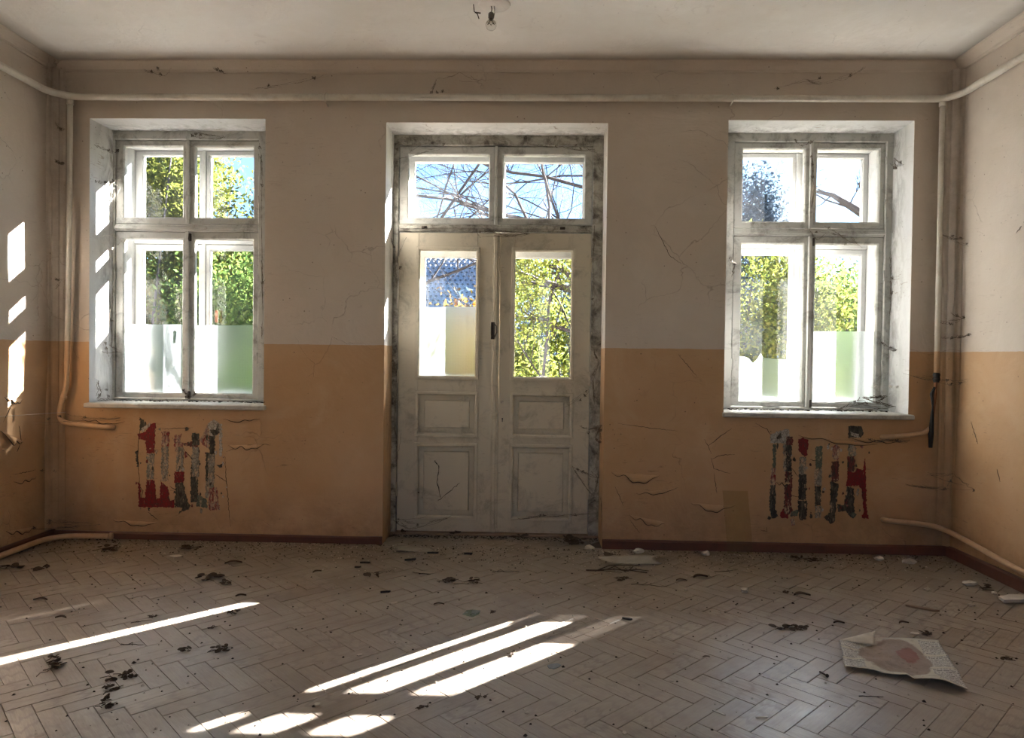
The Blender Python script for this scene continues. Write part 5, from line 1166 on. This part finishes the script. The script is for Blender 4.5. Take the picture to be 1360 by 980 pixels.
# seen through the left window
bush('leafy_tree', (-5.15, 10.2, G), 1.15, 1.0, 4.9, 'tall dense yellow-green tree filling the left pane of the left window', 'leaf_yg', 21, 48000, 0.042, 'tree')
bush('leafy_tree', (-3.75, 10.9, G), 0.62, 0.8, 4.25, 'pointed yellow-green tree rising in the right pane of the left window', 'leaf_yg', 22, 26000, 0.04, 'tree')
bush('shrub', (-3.6, 9.2, G), 1.3, 0.6, 2.9, 'bright green shrub behind the frosted film of the left window', 'leaf_g', 23, 22000, 0.04)
bush('shrub', (-5.6, 12.6, G), 2.6, 1.0, 3.6, 'darker green thicket behind the trees of the left window', 'leaf_g', 24, 20000, 0.07)
bush('shrub', (-3.05, 12.9, G), 0.9, 0.8, 3.9, 'loose green shrub at the right edge of the left window view', 'leaf_g', 25, 10000, 0.06)
# bare tree in front of the door
T1, tips = tree('bare_tree', (1.95, 9.3, G), 5.6, 'mostly bare spreading tree before the door, with thick crossing limbs', 'leaf_yg', 31, 0, depth=5, trunk=.16, lean=(-.25, 0, 1), up=.12)
b = MB(); rnd = random.Random(5); tips = []
for p0, d0, L0, r0 in (((1.75, 9.3, 1.3), (-1, -.05, .55), 2.2, .055), ((1.7, 9.3, 2.0), (-1, .1, .35), 2.3, .05), ((1.6, 9.3, 2.6), (-1, .0, .5), 2.4, .05), ((1.6, 9.2, 3.0), (-1, -.1, .05), 2.6, .045),
                       ((0.25, 9.0, 0.2), (-.05, 0, 1), 2.4, .04), ((0.35, 9.1, 2.3), (-.05, 0, 1), 1.8, .038), ((1.5, 9.2, 3.4), (-1, .05, .25), 2.4, .045), ((1.3, 9.3, 2.9), (-1, .05, .75), 2.2, .045), ((0.6, 9.1, 2.2), (-.4, 0, 1), 2.0, .04), ((1.2, 9.4, 3.9), (-1, .05, -.2), 2.2, .03), ((0.75, 9.3, 2.4), (-.8, 0, .8), 2.0, .035), ((-2.2, 9.6, 2.6), (1, -.1, .3), 2.3, .04), ((-2.3, 9.6, 3.2), (1, 0, -.1), 2.2, .035), ((-2.2, 9.5, 2.2), (1, 0, .15), 2.0, .035)):
    if p0[0] < -1: continue
    grow(b, p0, d0, L0, r0*0.62, 5, rnd, tips, .62, .05, (3, 4))
o = b.build('branches', M['bark'], fix=False); sub(o, T1); leaves([q for q in tips if q.z < 2.7 and q.x/q.y > -0.045], 0.10, 9000, 0.028, 'leaf_yg', T1, 77)
T2 = empty('bare_tree', (-2.05, 9.8, G)); tag(T2, 'slender bare tree hidden left of the door, twigs reaching over the transom light', 'tree'); tr_ = MB(); tr_.tube([(-2.05, 9.8, G), (-2.0, 9.8, 1.2), (-2.1, 9.75, 2.4), (-2.0, 9.7, 3.6)], [.11, .09, .07, .04], 8); sub(tr_.build('trunk', M['bark']), T2)
b = MB(); rnd = random.Random(9); tips2 = []
for p0, d0, L0, r0 in (((-2.07, 9.75, 2.0), (1, -.1, .45), 2.0, .04), ((-2.07, 9.75, 2.6), (1, 0, .3), 2.2, .04), ((-2.0, 9.7, 3.2), (1, 0, .05), 2.2, .035), ((-2.0, 9.7, 3.5), (1, .1, .3), 2.0, .035)): grow(b, p0, d0, L0, r0*0.65, 5, rnd, tips2, .62, .05, (3, 4))
sub(b.build('branches', M['bark'], fix=False), T2)
bush('shrub', (0.9, 11.6, G), 1.5, 0.8, 2.6, 'pale yellow-green shrub behind the right door pane', 'leaf_yg', 41, 9000, 0.05)
bush('shrub', (-0.6, 13.2, G), 1.2, 0.6, 2.1, 'yellow shrub under the neighbouring roof in the left door pane', 'leaf_yg', 42, 9000, 0.06)
bush('shrub', (-1.15, 11.2, G), 0.62, 0.35, 2.55, 'small orange autumn shrub in the left door pane', 'leaf_o', 43, 3800, 0.05)
bush('shrub', (0.9, 16.5, G), 3.0, 1.0, 3.4, 'grey-green hedge far behind the right door pane', 'leaf_b', 44, 9000, 0.09)
# seen through the right window
bush('leafy_tree', (3.05, 8.9, G), 0.85, 0.6, 2.95, 'bright yellow-green small tree in the lower left pane of the right window', 'leaf_yg', 51, 22000, 0.035, 'tree')
bush('leafy_tree', (4.9, 11.2, G), 1.0, 0.8, 3.2, 'soft green tree in the lower right pane of the right window', 'leaf_g', 52, 20000, 0.04, 'tree')
bush('conifer', (3.9, 12.6, G), 0.75, 0.7, 4.75, 'bluish conifer standing in the upper left pane of the right window', 'leaf_b', 53, 15000, 0.06, 'tree', 4)
T3 = empty('bare_tree', (5.35, 10.2, G)); tag(T3, 'leaning bare tree whose limb crosses the upper right pane of the right window', 'tree')
tr_ = MB(); tr_.tube([(5.6, 10.2, G), (5.6, 10.2, 1.0), (5.55, 10.2, 2.2), (5.35, 10.2, 3.0)], [.15, .13, .12, .10], 9); sub(tr_.build('trunk', M['bark']), T3)
b = MB(); rnd = random.Random(19); tips3 = []; b.tube([(5.35, 10.2, 3.0), (4.95, 10.2, 3.28), (4.5, 10.15, 3.55), (4.15, 10.1, 3.74), (3.8, 10.05, 3.80)], [.10, .075, .055, .035, .015], 7)
for p0, d0, L0, r0 in (((4.8, 10.15, 3.36), (-.5, 0, .6), .7, .016), ((4.5, 10.15, 3.55), (-.8, 0, .6), .7, .018), ((4.4, 10.1, 3.62), (.2, 0, .8), .45, .012), ((4.15, 10.1, 3.74), (-1, 0, .3), .6, .014), ((4.15, 10.1, 3.74), (-.6, 0, -.5), .5, .012), ((4.7, 10.1, 3.4), (-1, 0, -.3), .6, .012)): grow(b, p0, d0, L0, r0, 3, rnd, tips3, .6, .05, (2, 4))
sub(b.build('branches', M['bark'], fix=False), T3)
# background rows
bush('thicket', (-9.5, 20, G), 6.0, 1.5, 4.2, 'far green thicket beyond the left window', 'leaf_g', 61, 14000, 0.16)
bush('thicket', (8.0, 20, G), 5.5, 1.5, 3.9, 'far green thicket beyond the right window', 'leaf_g', 62, 14000, 0.16)
bush('thicket', (0.2, 24, G), 5.0, 1.5, 3.0, 'far thicket beyond the door panes', 'leaf_b', 63, 10000, 0.16)
# neighbouring shed with a tiled roof
Hs = empty('neighbour_house', (-3.0, 18.5, G)); tag(Hs, 'neighbouring house with a grey tiled roof behind the left door pane', 'house')
b = MB(); b.box(-5.6, -1.2, 17.2, 20.2, G, 2.55); b.add([(-5.6, 17.2, 2.55), (-5.6, 20.2, 2.55), (-5.6, 18.7, 3.9), (-1.2, 17.2, 2.55), (-1.2, 20.2, 2.55), (-1.2, 18.7, 3.9)], [(0, 2, 1), (3, 4, 5)]); sub(b.build('walls', plain('pale_render', (0.45, 0.42, 0.36), 0.9)), Hs)
b = MB(); b.add([(-5.8, 16.95, 2.40), (-1.0, 16.95, 2.40), (-1.0, 18.7, 3.98), (-5.8, 18.7, 3.98), (-5.8, 20.45, 2.40), (-1.0, 20.45, 2.40)], [(0, 1, 2, 3), (3, 2, 5, 4)]); sub(b.build('roof', plain('roof_felt', (0.10, 0.10, 0.11), 0.9)), Hs)
b = MB(); n = 14
for j in range(n):
    for i in range(36):
        x = -5.8+i*0.134+(0.067 if j % 2 else 0); t0 = j/n; y = 16.93+1.75*t0; z = 2.43+1.58*t0
        b.add([(x, y, z), (x+.128, y, z), (x+.128, y+.15, z+.115), (x, y+.15, z+.115), (x+.064, y-.01, z+.035), (x+.064, y+.15, z+.14)], [(0, 4, 5, 3), (4, 1, 2, 5)])
o = sub(b.build('roof_tiles', plain('grey_tiles', (0.34, 0.37, 0.42), 0.7), fix=False), Hs); o['kind'] = 'stuff'
# unseen post added outside, right of the door, to narrow the sun streak
b = MB(); b.box(0.82, 0.935, 6.55, 6.665, G, 3.9, ch=0.01); b.box(0.79, 0.965, 6.52, 6.695, 3.82, 3.9, ch=0.01); b.box(0.79, 0.965, 6.52, 6.695, G, G+0.12, ch=0.01)
tag(b.build('sun_block_post', M['outer']), 'square white post added outside right of the door to block some sun', 'post')
